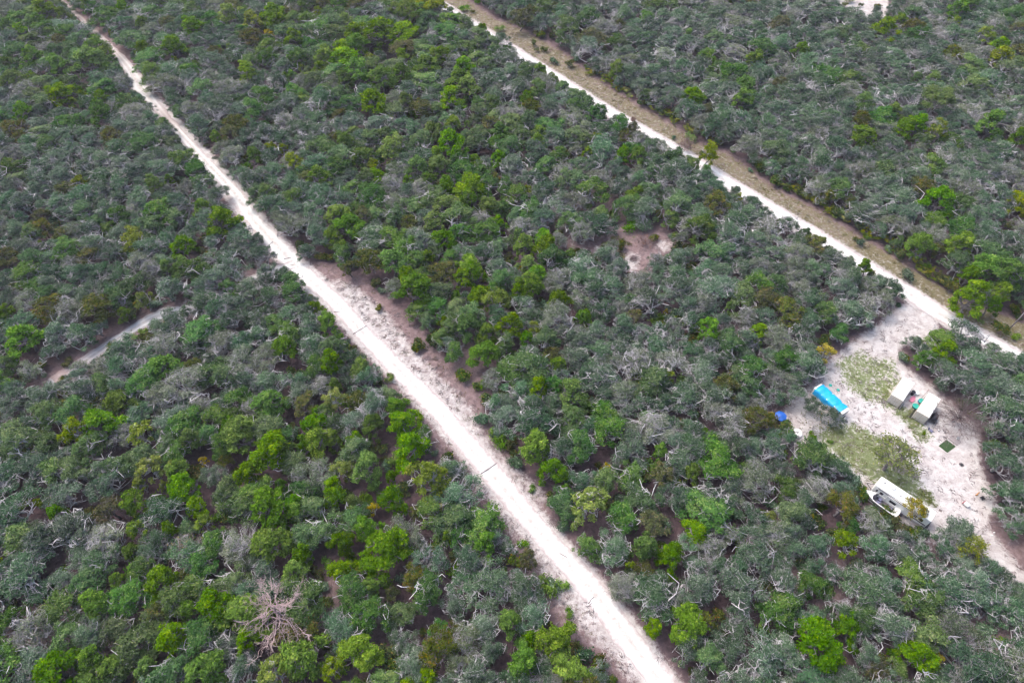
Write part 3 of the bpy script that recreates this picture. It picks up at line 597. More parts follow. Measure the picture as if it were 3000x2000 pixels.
PARTS = {}                      # first trunk and crown object of each shape: the forest mass repeats them
def plant_tree(kind, k, x, y, sx, sz, rz, tilt=(0, 0), label=None, names=None):
    tm, cm, R, H = PROTO[kind][k]; n = KINDNAME[kind]
    z = float(land_height(x, y))
    size = 'small' if R*sx < 2.2 else 'broad' if R*sx > 3.3 else 'middling'
    o = thing(n[0], label or label_at(n[1], x, y, H*sz*.7, None if n[1].startswith('small') else size), n[2], (x, y, z), rz, n[3])
    o.rotation_euler = (tilt[0], tilt[1], rz); o.scale = (sx, sx, sz)
    a = link('trunk', tm, o); b = link('crown', cm, o)
    PARTS.setdefault((kind, k), [a, b]); return o

class Cells:
    def __init__(s, c): s.c = c; s.d = {}
    def near(s, x, y, r, f):
        i, j = int(x//s.c), int(y//s.c); m = int(r//s.c)+1
        for a in range(i-m, i+m+1):
            for b in range(j-m, j+m+1):
                for (X, Y, q) in s.d.get((a, b), ()):
                    if math.hypot(X-x, Y-y) < f(q): return True
        return False
    def put(s, x, y, q): s.d.setdefault((int(x//s.c), int(y//s.c)), []).append((x, y, q))
taken = Cells(4.0)
rt = random.Random(11)
for line in MARKED.replace('\n', '').split(','):
    px, py, dpx, kind = line.split(); px, py, dpx = float(px), float(py), float(dpx); kf = kind[1:]; kind = kind[0]
    k = int(kf) if kf else rt.randrange(len(PROTO[kind])); tm, cm, R, H = PROTO[kind][k]
    dist = proj(*at(px, py, 4))[2]
    sx = (1.0 if kind in 'vYn' else 1.22)*dpx*dist/FPX/2/(R*1.02); sz = min(1.35, max(.6, sx**.6))*(1.08 if kind in 'gyY' else 1); zc = H*sz*.68
    p = at(px, py, zc); plant_tree(kind, k, p.x, p.y, sx, sz, rt.uniform(0, 6.28)); taken.put(p.x, p.y, R*sx*(1.12 if kind in 'gyYon' else .95))

NOTREE = [OPENW[i] for i in range(len(OPENW))]
nr = np.random.default_rng(5)
N0 = 40000
cx = nr.uniform(-225, 225, N0); cy = nr.uniform(8, 285, N0)
qx, qy, _ = proj(cx, cy, 3.0)
ok = (qx > -150) & (qx < 3150) & (qy > -90) & (qy < 2120)
for pw in NOTREE: ok &= ~in_poly(cx, cy, pw)
side2 = (cx-R2[2][0])*(R2[-2][1]-R2[2][1])-(cy-R2[2][1])*(R2[-2][0]-R2[2][0])
room = np.minimum.reduce([(dist_line(cx, cy, np.vstack([pw, pw[:1]]))-.2)/f_ for pw, f_ in ((OPENW[0], .75), (OPENW[1], .72), (OPENW[2], .8), (OPENW[3], .55), (OPENW[4], .7), (W(OPEN[-5]), .7))])
room = np.minimum(room, np.minimum(np.minimum((dist_line(cx, cy, R1[::4])-2.2)/np.where(cy > 165, .64, .80), (dist_line(cx, cy, R2[::4])-2.3)/np.where(side2 < 0, 1.18, .95)), np.minimum((dist_line(cx, cy+1.9, R3[30::2])-1.7)/1.05, (dist_line(cx, cy, R3[:34:2])-1.0)/.5))); ok &= room > 1.7
thin = in_poly(cx, cy, W([(1500, 450), (1750, 470), (1850, 620), (1800, 760), (1700, 760), (1560, 640), (1480, 540)]))
fill = []
for x, y, o_, th, rm in zip(cx, cy, ok, thin, room):
    if not o_: continue
    r_ = min(rt.triangular(1.8, 5.3, 3.5)*(1+.28*min(1, max(0, (y-125)/100))), rm)
    if th and rt.random() < .45: continue
    if math.hypot(x-72.2, y-53.6) < 13 and dist_line(np.array([x]), np.array([y]), [(66.5, 56.5), (75, 47.5)])[0] < r_*.95+2.4: continue
    if math.hypot(x-65, y-76) < 10 and dist_line(np.array([x]), np.array([y]), [(62.8, 79.5), (67, 73)])[0] < r_*.6+1.6: continue
    if min(math.hypot(x-55.5, y-70.5), math.hypot(x-53.8, y-72)) < r_*.85+1.8: continue
    if taken.near(x, y, 9, lambda q: (q+r_)*.53): continue
    taken.put(x, y, r_); fill.append((x, y, r_))
for x, y, o_, th, rm in zip(cx[::-1], cy[::-1], ok[::-1], thin[::-1], room[::-1]):          # smaller trees close the gaps
    if not o_ or th: continue
    r_ = min(rt.triangular(1.3, 2.7, 1.8), rm)
    if math.hypot(x-72.2, y-53.6) < 13 and dist_line(np.array([x]), np.array([y]), [(66.5, 56.5), (75, 47.5)])[0] < r_*.95+2.4: continue
    if math.hypot(x-65, y-76) < 10 and dist_line(np.array([x]), np.array([y]), [(62.8, 79.5), (67, 73)])[0] < r_*.6+1.6: continue
    if min(math.hypot(x-55.5, y-70.5), math.hypot(x-53.8, y-72)) < r_*.85+1.8: continue
    if taken.near(x, y, 9, lambda q: q*.88+r_*.5): continue
    if rt.random() < .12: taken.put(x, y, .5); continue
    taken.put(x, y, r_); fill.append((x, y, r_))
DRIFT = [(1350, 450, 380, 330, .75), (1300, 860, 260, 180, .6), (900, 1500, 420, 420, .85), (300, 1800, 420, 260, .5), (1650, 1350, 260, 220, .55), (1900, 1750, 300, 260, .4), (1000, 100, 420, 140, .6), (170, 150, 260, 180, .6), (2850, 830, 220, 140, .7), (2750, 1950, 300, 130, .3), (420, 1300, 260, 160, .45), (2150, 1000, 260, 180, .3)]
rows = []
for x, y, r_ in fill:
    px, py, _ = proj(x, y, 3); drift = sum(a*math.exp(-((px-X)/sx_)**2-((py-Y)/sy_)**2) for X, Y, sx_, sy_, a in DRIFT)+.22*math.sin(x*.11+2*math.sin(y*.06))*math.cos(y*.1+.05*x)
    u = rt.random(); pm = min(.66, max(.05, .12+drift*.62)); pg = min(.3, max(.0, .012+drift*.24))
    kind = 'm' if u < pm else 'g' if u < pm+pg else 'y' if u < pm+pg+.005 else 'o' if u < pm+pg+.04 else 'w' if u < pm+pg+.052 else 'p' if u < pm+pg+.06+.12*(1-drift) else 's'
    k = rt.randrange(len(PROTO[kind])); R, H = PROTO[kind][k][2:]; sx = r_/R*(1.2 if kind in 'smpw' else 1.02); sz = min(1.25, max(.6, sx**.6*rt.uniform(.85, 1.12)))
    px, py, dist = proj(x, y, H*sz*.6); inside = -10 < px < 3010 and -10 < py < 2010
    rows.append((r_/dist if inside else 0, kind, k, x, y, sx, sz, rt.uniform(0, 6.28), (rt.gauss(0, .09), rt.gauss(0, .09))))
rows.sort(key=lambda q: -q[0])
count = {}; rest = []
for s_, kind, k, x, y, sx, sz, rz, tl in rows:
    c = count.get(kind, 0)
    if s_ > 0 and c < (285 if kind == 's' else 240): count[kind] = c+1; plant_tree(kind, k, x, y, sx, sz, rz, tl)
    else: rest.append((kind, k, x, y, sx, sz, rz, tl))
for key in {(q[0], q[1]) for q in rest}:
    if key not in PARTS: rest = [q for q in rest if (q[0], q[1]) != key]
keys = sorted(PARTS); ki = {k: i for i, k in enumerate(keys)}
geo_scatter('forest', [PARTS[k] for k in keys], [(q[2], q[3], float(land_height(q[2], q[3]))) for q in rest], [ki[(q[0], q[1])] for q in rest], [(q[4], q[4], q[5]) for q in rest],
            [q[6] for q in rest], 'unbroken grey-green scrub oak wood filling the far part of the view', tilt=[q[7] for q in rest])
print('trees', len(rows), 'individual', count, 'rest', len(rest))

# ------------------------------------------------------------------ understory: bushes and palmettos
BPARTS = {}
BLABEL = ['low olive bush', 'spreading brown-green bush', 'dark low bush', 'fresh green bush', 'grey-green low bush', 'russet-olive bush']
def plant_bush(k, x, y, sx, sz, rz):
    st, fo, R, H = BUSH[k]; o = thing('shrub', label_at(BLABEL[k], x, y, .6), 'shrub', (x, y, float(land_height(x, y))), rz, 'understory bushes in gaps of the wood'); o.scale = (sx, sx, sz)
    BPARTS.setdefault(k, [link('stem', st, o), link('foliage', fo, o)]) if k not in BPARTS else (link('stem', st, o), link('foliage', fo, o))
def plant_palmetto(k, x, y, sx, rz):
    st, fr, R, H = PALM[k]; o = thing('palmetto', label_at('spiky saw palmetto clump', x, y, .5), 'palmetto', (x, y, float(land_height(x, y))), rz, 'saw palmettos along the verge and glades'); o.scale = (sx, sx, sx)
    link('stem', st, o); link('frond', fr, o)
bx = nr.uniform(-225, 225, 30000); by = nr.uniform(8, 285, 30000)
qx, qy, qd = proj(bx, by, .5); okb = (qx > -150) & (qx < 3150) & (qy > -60) & (qy < 2110)
lone = nr.random(30000) < .11
for i, pw in enumerate(NOTREE): okb &= ~in_poly(bx, by, pw) | (lone if i not in (1, 2, 4) else lone & (nr.random(30000) < .5) if i == 2 else False)
okb &= dist_line(bx, by, R1[::4]) > 3.0; okb &= dist_line(bx, by, R2[::4]) > 3.4; okb &= dist_line(bx, by, R3[::2]) > 1.6
bx, by, qd, qx, qy = bx[okb], by[okb], qd[okb], qx[okb], qy[okb]
# how open to the sky each spot is: distance to the nearest trunk in crown radii
gap = []
for x, y in zip(bx, by):
    m = 9
    i, j = int(x//4), int(y//4)
    for a in range(i-2, i+3):
        for b in range(j-2, j+3):
            for (X, Y, q) in taken.d.get((a, b), ()): m = min(m, math.hypot(X-x, Y-y-q*.25)/q)
    gap.append(m)
gap = np.array(gap); score = np.where((qx > 20) & (qx < 2980) & (qy > 20) & (qy < 1980) & (gap > .95), 1/qd, 0); order = np.argsort(-score)
nb = 0; rest = []
for i in order:
    x, y = bx[i], by[i]; u = rt.random(); k = 0 if u < .20 else 1 if u < .36 else 2 if u < .52 else 3 if u < .68 else 4 if u < .94 else 5
    s_ = rt.uniform(.9, 2.1); row = (k, x, y, s_, s_*rt.uniform(.7, 1.2), rt.uniform(0, 6.28))
    if gap[i] < .86: continue
    if score[i] > 0 and nb < 260: nb += 1; plant_bush(*row)
    else: rest.append(row)
geo_scatter('undergrowth', [BPARTS[k] for k in range(6)], [(q[1], q[2], float(land_height(q[1], q[2]))) for q in rest], [q[0] for q in rest], [(q[3], q[3], q[4]) for q in rest], [q[5] for q in rest],
            'low mixed undergrowth covering the floor of the wood')
print('bushes', nb, len(rest))
PALMZONES = [([(1700, 215), (1744, 228), (1880, 312), (1965, 355), (2050, 412), (2110, 430), (2100, 395), (1960, 335), (1860, 285), (1760, 215)], 46),
             ([(2200, 490), (2300, 555), (2414, 618), (2498, 672), (2605, 738), (2674, 783), (2797, 858), (2908, 902), (2930, 890), (2790, 825), (2600, 700), (2400, 590), (2230, 490)], 70),
             ([(180, 1150), (260, 1110), (310, 1130), (290, 1210), (210, 1240)], 38), ([(70, 1300), (110, 1280), (130, 1310), (90, 1330)], 12),
             ([(1820, 1080), (1900, 1060), (1950, 1110), (1900, 1150), (1830, 1140)], 22), ([(2230, 850), (2290, 860), (2280, 900), (2240, 890)], 10)]
for zi, (poly, n) in enumerate(PALMZONES):
    pw = W(poly); lo, hi = pw.min(0), pw.max(0); c = 0
    for _ in range(4000):
        x, y = rt.uniform(lo[0], hi[0]), rt.uniform(lo[1], hi[1])
        if in_poly(np.array([x]), np.array([y]), pw)[0]:
            plant_palmetto(rt.randrange(3), x, y, rt.uniform(1.0, 1.7), rt.uniform(0, 6.28)); c += 1
            if c >= n: break
# ------------------------------------------------------------------ dead and bare trees
def gz(x, y): return float(land_height(x, y))
def bare_tree(px, py, dpx, label, bark, seed, H=4.2, leaf=None, nl=0, trunk_r=.09, n=46, name='bare_tree', group='leafless trees', sub=7, up=.75):
    dist = proj(*at(px, py, 3))[2]; R = dpx*dist/FPX/2
    tm, bm, fm, _, _ = make_twiggy('bare', seed, R, H, n, bark, sub, trunk_r, leaf, nl, up); p = at(px, py, H*.6)
    o = thing(name, label, 'dead tree', (p.x, p.y, gz(p.x, p.y)), 0, group); link('trunk', tm, o); link('branches', bm, o)
    if fm: link('crown', fm, o)
p = at(855, 1845); w, limbs = make_dead_pine('dead_pine', 4)
o = thing('dead_pine', 'big leafless pinkish dead pine with radiating branches by the litter clearing', 'dead tree', (p.x, p.y, gz(p.x, p.y)), 2.2); o.scale = (1.1, 1.1, 1.08)
w.build('trunk', BARKP, o, smooth=True)
for b in limbs: b.build('limb', BARKP, o)
for a in [(553, 1612, 118, 'pinkish bare tree with a few yellow leaves, up-slope of the big dead pine', BARKP, 1, 5.5, 'Y', 160, .10, 70), (903, 99, 42, 'small pale dead tree standing before dark oaks far up the wood', BARKP, 2, 7, None, 0, .1, 40),
          (964, 92, 52, 'russet conical dead tree standing among green oaks far up the wood', BARKB, 3, 7.5, 'r', 700, .1, 40), (425, 1889, 84, 'brownish twiggy leafless tree near the lower edge of the wood', BARKB, 4, 4.5, 'r', 200, .09, 60),
          (2606, 325, 84, 'large brown twiggy tree in the wood beyond the grassy verge', BARKB, 5, 5, 'r', 500, .1, 60), (2008, 421, 48, 'brown twiggy tree on the verge beside a yellow-green tree', BARKB, 6, 4.5, 'r', 400, .09, 46),
          (1991, 102, 42, 'brown bare tree deep in the wood beyond the second road', BARKB, 7, 5, 'r', 300, .1, 40), (1446, 608, 42, 'small russet dead tree amid grey oaks between the roads', BARKB, 8, 5, 'r', 500, .09, 40),
          (1085, 559, 62, 'buff bare tree amid oaks above the junction', BARKP, 9, 6, 'r', 200, .1, 50), (1895, 700, 56, 'dark brown twiggy bush in the small sandy gap', BARKB, 10, 2.6, 'r', 250, .06, 60),
          (2231, 837, 62, 'purplish bare tree near palmettos between the roads', BARKB, 11, 4.5, None, 0, .1, 50), (2174, 868, 60, 'brown thin-leaved tree between the roads close to camp', BARKB, 12, 4, 'r', 500, .08, 46),
          (2815, 1205, 150, 'wide purple-grey leafless tree overhanging the campsite sand beside the containers', BARKB, 13, 6, None, 0, .13, 90), (2238, 31, 52, 'brown bare tree at the top of the view', BARKB, 14, 5, 'r', 260, .09, 40),
          (2353, 11, 50, 'second brown bare tree at the top of the view', BARKB, 15, 5, 'r', 260, .09, 40), (2765, 1736, 66, 'tangle-branched dead tree beside fallen logs below the campsite', BARKW, 16, 3.6, None, 0, .11, 26),
          (2977, 290, 60, 'tall pinkish dead tree at the far edge of the wood beyond the verge', BARKP, 17, 8, None, 0, .17, 22), (2845, 1915, 110, 'tall bleached dead tree near the lower corner of the wood', BARKW, 18, 6, None, 0, .17, 26),
          (2700, 1600, 80, 'dead bleached tree beside the white trailer', BARKW, 19, 4.2, None, 0, .1, 24), (2393, 1240, 90, 'bare pale-limbed tree between the camper and the round tank', BARKW, 20, 4.2, 'o', 220, .11, 22)]:
    bare_tree(*a[:3], a[3], a[4], a[5], a[6], a[7], a[8], a[9], a[10])
for px, py, lab in [(1855, 349, 'orange-leaved bush on the verge of the second road'), (2376, 444, 'rust-coloured bush in the wood beyond the verge')]:
    st, fo, R, H = make_bush('rust_bush', 77, 1.5, 2.0, 600, leaf='r'); p = at(px, py, 1); o = thing('shrub', lab, 'shrub', (p.x, p.y, gz(p.x, p.y))); link('stem', st, o); link('foliage', fo, o)
for i, (px, py, sc, lab) in enumerate([(1557, 1430, .9, 'lone round green bush on the sand beside the main road'), (2873, 943, .8, 'small green bush alone on the grassy verge'), (2977, 989, 1.2, 'green bush at the foot of the leaning grey pole'),
                                       (910, 869, .7, 'topmost of four small green bushes on the road shoulder'), (930, 899, .8, 'second of four small green bushes on the road shoulder'), (955, 933, 1.0, 'third of four small green bushes, widest on the road shoulder'),
                                       (1099, 1118, .7, 'lowest of four small green bushes on the brown road shoulder'), (1143, 1099, .8, 'flat green bush beside curved tyre marks on the road shoulder'),
                                       (1960, 751, 1.0, 'bright green bush beside a grey stump in the sandy gap'), (2382, 1273, 1.0, 'green bush between the round white tank and the camper'), (2433, 1290, .6, 'small dark bush on the campsite grass'),
                                       (2707, 1267, .5, 'tiny green bush near the camp chair'), (2649, 1158, .5, 'yellowish weed beside the container doors')]):
    st, fo, R, H = BUSH[3]; p = at(px, py, .4); o = thing('shrub', lab, 'shrub', (p.x, p.y, gz(p.x, p.y)), i*1.1, 'small green bushes in the open'); o.scale = (sc, sc, sc*.8); link('stem', st, o); link('foliage', fo, o)
def log(name, a, b, r, label, mat=BARK, z=None, wob=.06, twig=0, cat='log', group=None, seed=0):
    A, B_ = at(*a), at(*b); q = np.random.default_rng(seed+5); m = MB(); o = thing(name, label, cat, (A.x, A.y, gz(A.x, A.y)), 0, group)
    d = B_-A; p = wiggle(q, (0, 0, r*.7), (d.x, d.y, r*.7), 7, wob*4); p[:, 2] = r*.7+(.06 if not twig else 0)
    m.tube(p, np.linspace(r, r*.7, 8), 7); m.build('trunk' if twig else 'pole', mat, o, smooth=True)
    for i in range(twig):
        t = MB(); s0 = p[q.integers(2, 7)]; e = s0+np.array([q.normal(0, 1.3), q.normal(0, 1.3), q.uniform(.2, 1.0)]); t.tube(wiggle(q, s0, e, 4, 1), np.linspace(r*.5, r*.2, 5), 5); t.build('branch', mat, o)
log('fallen_log', (2763, 1785), (2843, 1742), .17, 'long grey fallen log with branches lying below the campsite', BARKW, twig=5, seed=1)
log('fallen_log', (2868, 1812), (2915, 1790), .13, 'shorter grey fallen log beside the purple litter', BARKW, twig=3, seed=2)
log('fallen_log', (190, 1790), (305, 1800), .16, 'pale fallen limb lying in the lower oak wood', BARKW, twig=3, seed=3)
log('fallen_log', (2545, 232), (2590, 250), .16, 'pale fallen log amid far oaks beyond the verge', BARKW, twig=2, seed=4)
log('water_bar', (1034, 978), (1074, 953), .07, 'thin weathered pole lying straight across the main road nearer the junction', BARKB, cat='pole', wob=.02, seed=6)
log('water_bar', (1408, 1388), (1455, 1356), .07, 'thin weathered pole lying straight across the main road halfway down', BARKB, cat='pole', wob=.02, seed=7)
log('stick', (978, 914), (999, 914), .05, 'short dark stick lying on the main road', BARKB, cat='stick', seed=8)
log('stick', (1724, 1768), (1741, 1748), .05, 'short curved stick on the lower road', BARKB, cat='stick', seed=9)
log('stick', (1640, 1620), (1662, 1634), .05, 'dark stick at mid road on the tyre line', BARKB, cat='stick', seed=10)
log('stick', (832, 760), (852, 756), .06, 'thin branch lying on the sand at the junction', BARKB, cat='stick', seed=11)
log('log_bench', (2858, 1450), (2870, 1442), .12, 'short orange-brown log on the campsite sand', paint('orange_wood', (.42, .20, .06), .8), seed=12)
q = at(2948, 974); o = thing('utility_pole', 'tall bare grey pole standing on the grassy verge edge', 'pole', (q.x, q.y, gz(q.x, q.y)))
m = MB(); m.tube([(0, 0, -.3), (0, 0, 5), (.02, 0, 9)], [.15, .13, .10], 10); m.build('shaft', BARKD, o, smooth=True); m = MB(); m.box(-.02, .02, -.13, .13, 8.2, 8.5); m.build('bracket', BARKD, o)
q = at(1962, 757); o = thing('tree_stump', 'grey stump beside a bright green bush in the sandy gap', 'stump', (q.x, q.y, gz(q.x, q.y))); m = MB(); m.tube([(0, 0, -.1), (.02, 0, .5), (.05, .03, 1.5)], [.32, .24, .2], 9); m.build('bole', BARKD, o, smooth=True)
r0 = np.random.default_rng(3); q = at(1857, 757); o = thing('brush_pile', 'heap of dark brown brush on white sand between the roads', 'brush pile', (q.x, q.y, gz(q.x, q.y)))
for k in range(60):
    m = MB(); a = r0.uniform(0, 6.28); L = r0.uniform(.5, 1.2); c = r0.normal(0, .45, 2); z0 = r0.uniform(.05, .5)
    m.tube([(c[0]-L*math.cos(a), c[1]-L*math.sin(a), max(.04, z0-.15)), (c[0], c[1], z0), (c[0]+L*math.cos(a), c[1]+L*math.sin(a), max(.04, z0-.1))], [.03, .035, .02], 4); m.build('stick', BARKB, o)

# ------------------------------------------------------------------ the campsite
WHITE = paint('white_paint', (.80, .80, .78), .45, dirt=.08); SHADE_CREAM = paint('container_shaded_cream', (.60, .56, .49), .55, dirt=.22, scale=1.4, dirtcol=(.36, .26, .19)); LIT_WHITE = paint('container_lit_white', (.80, .80, .77), .5, dirt=.07, scale=.9, dirtcol=(.62, .55, .47))  # container walls coloured cream as shaded, top parts white as lit
TARP = paint('blue_tarp', (.002, .40, .78), .45, dirt=.22, scale=.9, dirtcol=(.0, .19, .55), bump=.5); BLUE = paint('deep_blue_cover', (.01, .11, .48), .5, dirt=.2, dirtcol=(.02, .06, .28), bump=.3)
BLACK = paint('black_plastic', (.018, .016, .024), .45); DARK = paint('dark_rubber', (.025, .025, .028), .8); GREYM = paint('grey_metal', (.32, .32, .33), .45, .6); TEAL = paint('teal_plastic', (.02, .36, .29), .5); PINK = paint('pink_plastic', (.74, .25, .36), .5, dirt=.1)
BLUEP = paint('blue_plastic', (.01, .16, .60), .4); RED = paint('faded_red', (.38, .07, .08), .55); GLASS = paint('dark_window', (.03, .03, .045), .08); PURPLE = paint('grey_fabric', (.17, .17, .28), .8); TURF = paint('artificial_turf', (.035, .075, .022), .95, dirt=.3, scale=6, bump=.6)
WOOD = paint('weathered_wood', (.33, .29, .29), .9, dirt=.3, scale=5); BROWN = paint('brown_wood', (.20, .11, .09), .8); STRIPE = paint('trailer_stripe', (.10, .085, .10), .4); GALV = paint('galvanised', (.55, .56, .58), .4, .4)

def corrugated(axis, L, z0, z1, face, n, depth=.036):
    """trapezoidal sheet along x (axis 0) or y (axis 1); face = outward sign, plane at 0"""
    v = []; f = []; pts = []
    p = L/n
    for i in range(n): pts += [(-L/2+p*i, 0), (-L/2+p*(i+.28), 0), (-L/2+p*(i+.5), -depth), (-L/2+p*(i+.78), -depth)]
    pts.append((L/2, 0))
    for a, d in pts:
        for z in (z0, z1): v.append((a, d*face, z) if axis == 0 else (d*face, a, z))
    for i in range(len(pts)-1): f.append((2*i, 2*i+2, 2*i+3, 2*i+1))
    return v, f
def container(x, y, yaw, label):
    L, Wd, H = 6.058, 2.438, 2.591; o = thing('shipping_container', label, 'container', (x, y, gz(x, y)+.02), yaw, 'shipping containers in the campsite')
    m = MB(); m.box(-L/2+.1, L/2-.1, -Wd/2+.06, Wd/2-.06, .05, .17); [m.box(-L/2, L/2, s*Wd/2-(.06 if s > 0 else 0), s*Wd/2+(.06 if s < 0 else 0), 0, .16) for s in (-1, 1)]; m.build('floor_frame', SHADE_CREAM, o)
    for s in (-1, 1):
        m = MB(); m.add(*corrugated(0, L-.3, .16, H-.06, s, 22)); m.build('side_panel', SHADE_CREAM, o, (0, s*(Wd/2-.01), 0))
        m = MB(); m.box(-L/2+.16, L/2-.16, -.05, .05, H-.08, H-.006); m.build('top_rail', LIT_WHITE, o, (0, s*(Wd/2-.052), 0))
    m = MB(); m.add(*corrugated(1, Wd-.3, .16, H-.06, 1, 9)); m.build('end_panel', SHADE_CREAM, o, (L/2-.02, 0, 0))
    m = MB(); v, f = corrugated(0, L-.34, 0, Wd-.24, 1, 26, .02); m.add([(a, c-(Wd-.24)/2, H-.012+b) for a, b, c in v], [q[::-1] for q in f]); m.build('roof', LIT_WHITE, o)
    for sx in (-1, 1):
        m = MB(); m.box(-.07, .07, -Wd/2+.16, Wd/2-.16, H-.14, H-.004); m.build('header', SHADE_CREAM if sx < 0 else LIT_WHITE, o, (sx*(L/2-.072), 0, 0))
        for sy in (-1, 1):
            m = MB(); m.box(-.08, .08, -.08, .08, .12, H-.12); m.build('corner_post', SHADE_CREAM, o, (sx*(L/2-.084), sy*(Wd/2-.084), 0))
            for z in (0, H-.115):
                m = MB(); m.box(-.09, .09, -.082, .082, z, z+.118); m.build('corner_casting', LIT_WHITE if z else SHADE_CREAM, o, (sx*(L/2-.088), sy*(Wd/2-.080), 0))
    for s in (-1, 1):                                                   # the two doors on the near end
        d = MB(); w2 = Wd/2-.19; y0, y1 = (.012, w2) if s > 0 else (-w2, -.012); d.box(-L/2-.0, -L/2+.05, y0, y1, .17, H-.16); do = d.build('door', SHADE_CREAM, o)
        for k in range(3):
            z0 = .24+k*.72; pm = MB(); pm.box(-L/2-.022, -L/2-.004, y0+.08, y1-.08, z0, z0+.60); pm.build('door_panel', SHADE_CREAM, do)
        for yy in (y0+.25*(y1-y0), y0+.75*(y1-y0)):
            b = MB(); b.bar((-L/2-.06, yy, .19), (-L/2-.06, yy, H-.18), .024, 8); b.build('locking_bar', GALV, do); b = MB(); b.box(-L/2-.10, -L/2-.05, yy-.02, yy+.30*(-s), 1.02, 1.07) if s > 0 else b.box(-L/2-.10, -L/2-.05, yy-.02, yy+.30, 1.02, 1.07); b.build('handle', GALV, do)
        g = MB(); g.box(-L/2-.008, -L/2+.0, -.011 if s < 0 else .001, -.001 if s < 0 else .011, .18, H-.17); g.build('gasket', DARK, do)
        if s > 0:
            g = MB(); g.box(-L/2-.03, -L/2-.024, y1-.52, y1-.36, .5, .66); g.build('placard', BROWN, do)
    return o
container(80.66, 78.72, math.radians(48.1), 'white-beige shipping container, lit white on top, farther from the black tank')
container(84.49, 74.77, math.radians(47.8), 'white-beige shipping container, lit white on top, beside the black tank')

def wheel(parent, x, y, z, r, w, axis=1, spoke=WHITE):
    M = Matrix.Translation((x, y, z)) @ (Matrix.Rotation(math.pi/2, 4, 'X') if axis == 1 else Matrix.Rotation(math.pi/2, 4, 'Y'))
    t = MB(); t.lathe([(r*.62, -w/2), (r*.93, -w/2), (r, -w*.35), (r, w*.35), (r*.93, w/2), (r*.62, w/2)], 20, M); wo = t.build('wheel', DARK, parent, smooth=False)
    h = MB(); h.lathe([(r*.05, -w*.54), (r*.60, -w*.5), (r*.60, w*.5), (r*.05, w*.54)], 16, M); h.build('rim', spoke, wo); return wo
def shell(L, Wd, z0, z1, rr=.25, tap=.0, n=5):
    """rounded-roof trailer body: profile in y-z swept along x, ends closed and slightly rounded"""
    prof = [(-Wd/2, z0), (-Wd/2, z1-rr)]+[(-Wd/2+rr-rr*math.cos(t), z1-rr+rr*math.sin(t)) for t in np.linspace(.3, math.pi/2, n)]
    prof += [(-a, b) for a, b in prof[::-1]]
    xs = [(-L/2, .90, .06), (-L/2+.10, .97, .02), (-L/2+.35, 1, 0), (L/2-.35, 1, 0), (L/2-.10, .97, .02), (L/2, .90, .06)]; m = MB(); N_ = len(prof); v = []; f = []
    for x, s, dz in xs:
        for a, b in prof: v.append((x, a*s, b-dz*(b > z0+.5)))
    for i in range(len(xs)-1):
        for k in range(N_): f.append((i*N_+k, i*N_+(k+1) % N_, (i+1)*N_+(k+1) % N_, (i+1)*N_+k))
    f += [tuple(range(N_-1, -1, -1)), tuple((len(xs)-1)*N_+k for k in range(N_))]; m.add(v, f); return m

# camper under a blue tarp
A, B_ = at(2408.6, 1121, 2.7), at(2491.3, 1196.8, 2.7); yaw = math.atan2(B_.y-A.y, B_.x-A.x); ex = Vector((math.cos(yaw), math.sin(yaw), 0)); ey = Vector((-math.sin(yaw), math.cos(yaw), 0))
mid = (A+B_)/2-ey*1.15; L = 7.5
o = thing('camper_trailer', 'white camper trailer wrapped in a bright blue tarp at the campsite', 'camper', (mid.x, mid.y, gz(mid.x, mid.y)), yaw)
bo = shell(L, 2.3, .45, 2.66, .22).build('body', WHITE, o)
for s in (-1, 1):
    for xx in (-1.9, .6, 2.2):
        w = MB(); w.box(xx-.5, xx+.5, s*1.15-.012, s*1.15+.012, 1.35, 1.95); w.build('window', GLASS, bo)
w = MB(); w.box(L/2-.02, L/2+.02, -.6, .6, 1.4, 2.0); w.build('window', GLASS, bo)
def tarp_mesh(L, Wd, top, drop, seed):
    r = np.random.default_rng(seed); nx, prof = 34, [(-Wd/2-.10, top-drop), (-Wd/2-.07, top-drop*.5), (-Wd/2-.03, top-.12), (-Wd/2+.22, top+.03), (-.35, top+.11), (0, top+.16), (.35, top+.11), (Wd/2-.22, top+.03), (Wd/2+.03, top-.12), (Wd/2+.06, top-drop*.45), (Wd/2+.09, top-drop*.85)]
    v = []; f = []; n = len(prof)
    for i in range(nx):
        x = -L/2+L*i/(nx-1); sag = .05*math.sin(x*2.1)+.035*math.sin(x*5.3+1)
        for k, (a, b) in enumerate(prof):
            e = abs(k-5)/5; v.append((x+r.normal(0, .06)*e, a*1.03+(.06*math.sin(x*3.1+k*.7)+r.normal(0, .035))*(e > .55), b+sag*(.3+e)+.04*math.sin(x*3.7+k*1.9)+(r.normal(0, .14) if k in (0, n-1) else r.normal(0, .025))))
    for i in range(nx-1):
        for k in range(n-1): f.append((i*n+k, (i+1)*n+k, (i+1)*n+k+1, i*n+k+1))
    m = MB(); m.add(v, f); return m
to = tarp_mesh(6.55, 2.3, 2.70, 1.5, 5).build('tarp', TARP, o, (-.12, 0, 0), smooth=True)
for xx in (-2.4, -.8, .8, 2.4):
    for s in (-1, 1):
        b = MB(); b.bar((xx, s*1.26, 1.30), (xx+.1, s*1.18, .55), .012, 4); b.build('tie', GALV, to)
for xx in (-.55, .35):
    for s in (-1, 1): wheel(o, xx, s*.98, .36, .36, .22)
m = MB(); [m.bar((L/2-.1, s*.8, .5), (L/2+1.25, 0, .5), .05, 6) for s in (-1, 1)]; m.box(L/2+1.1, L/2+1.4, -.06, .06, .46, .56); ho = m.build('hitch', BLACK, o)
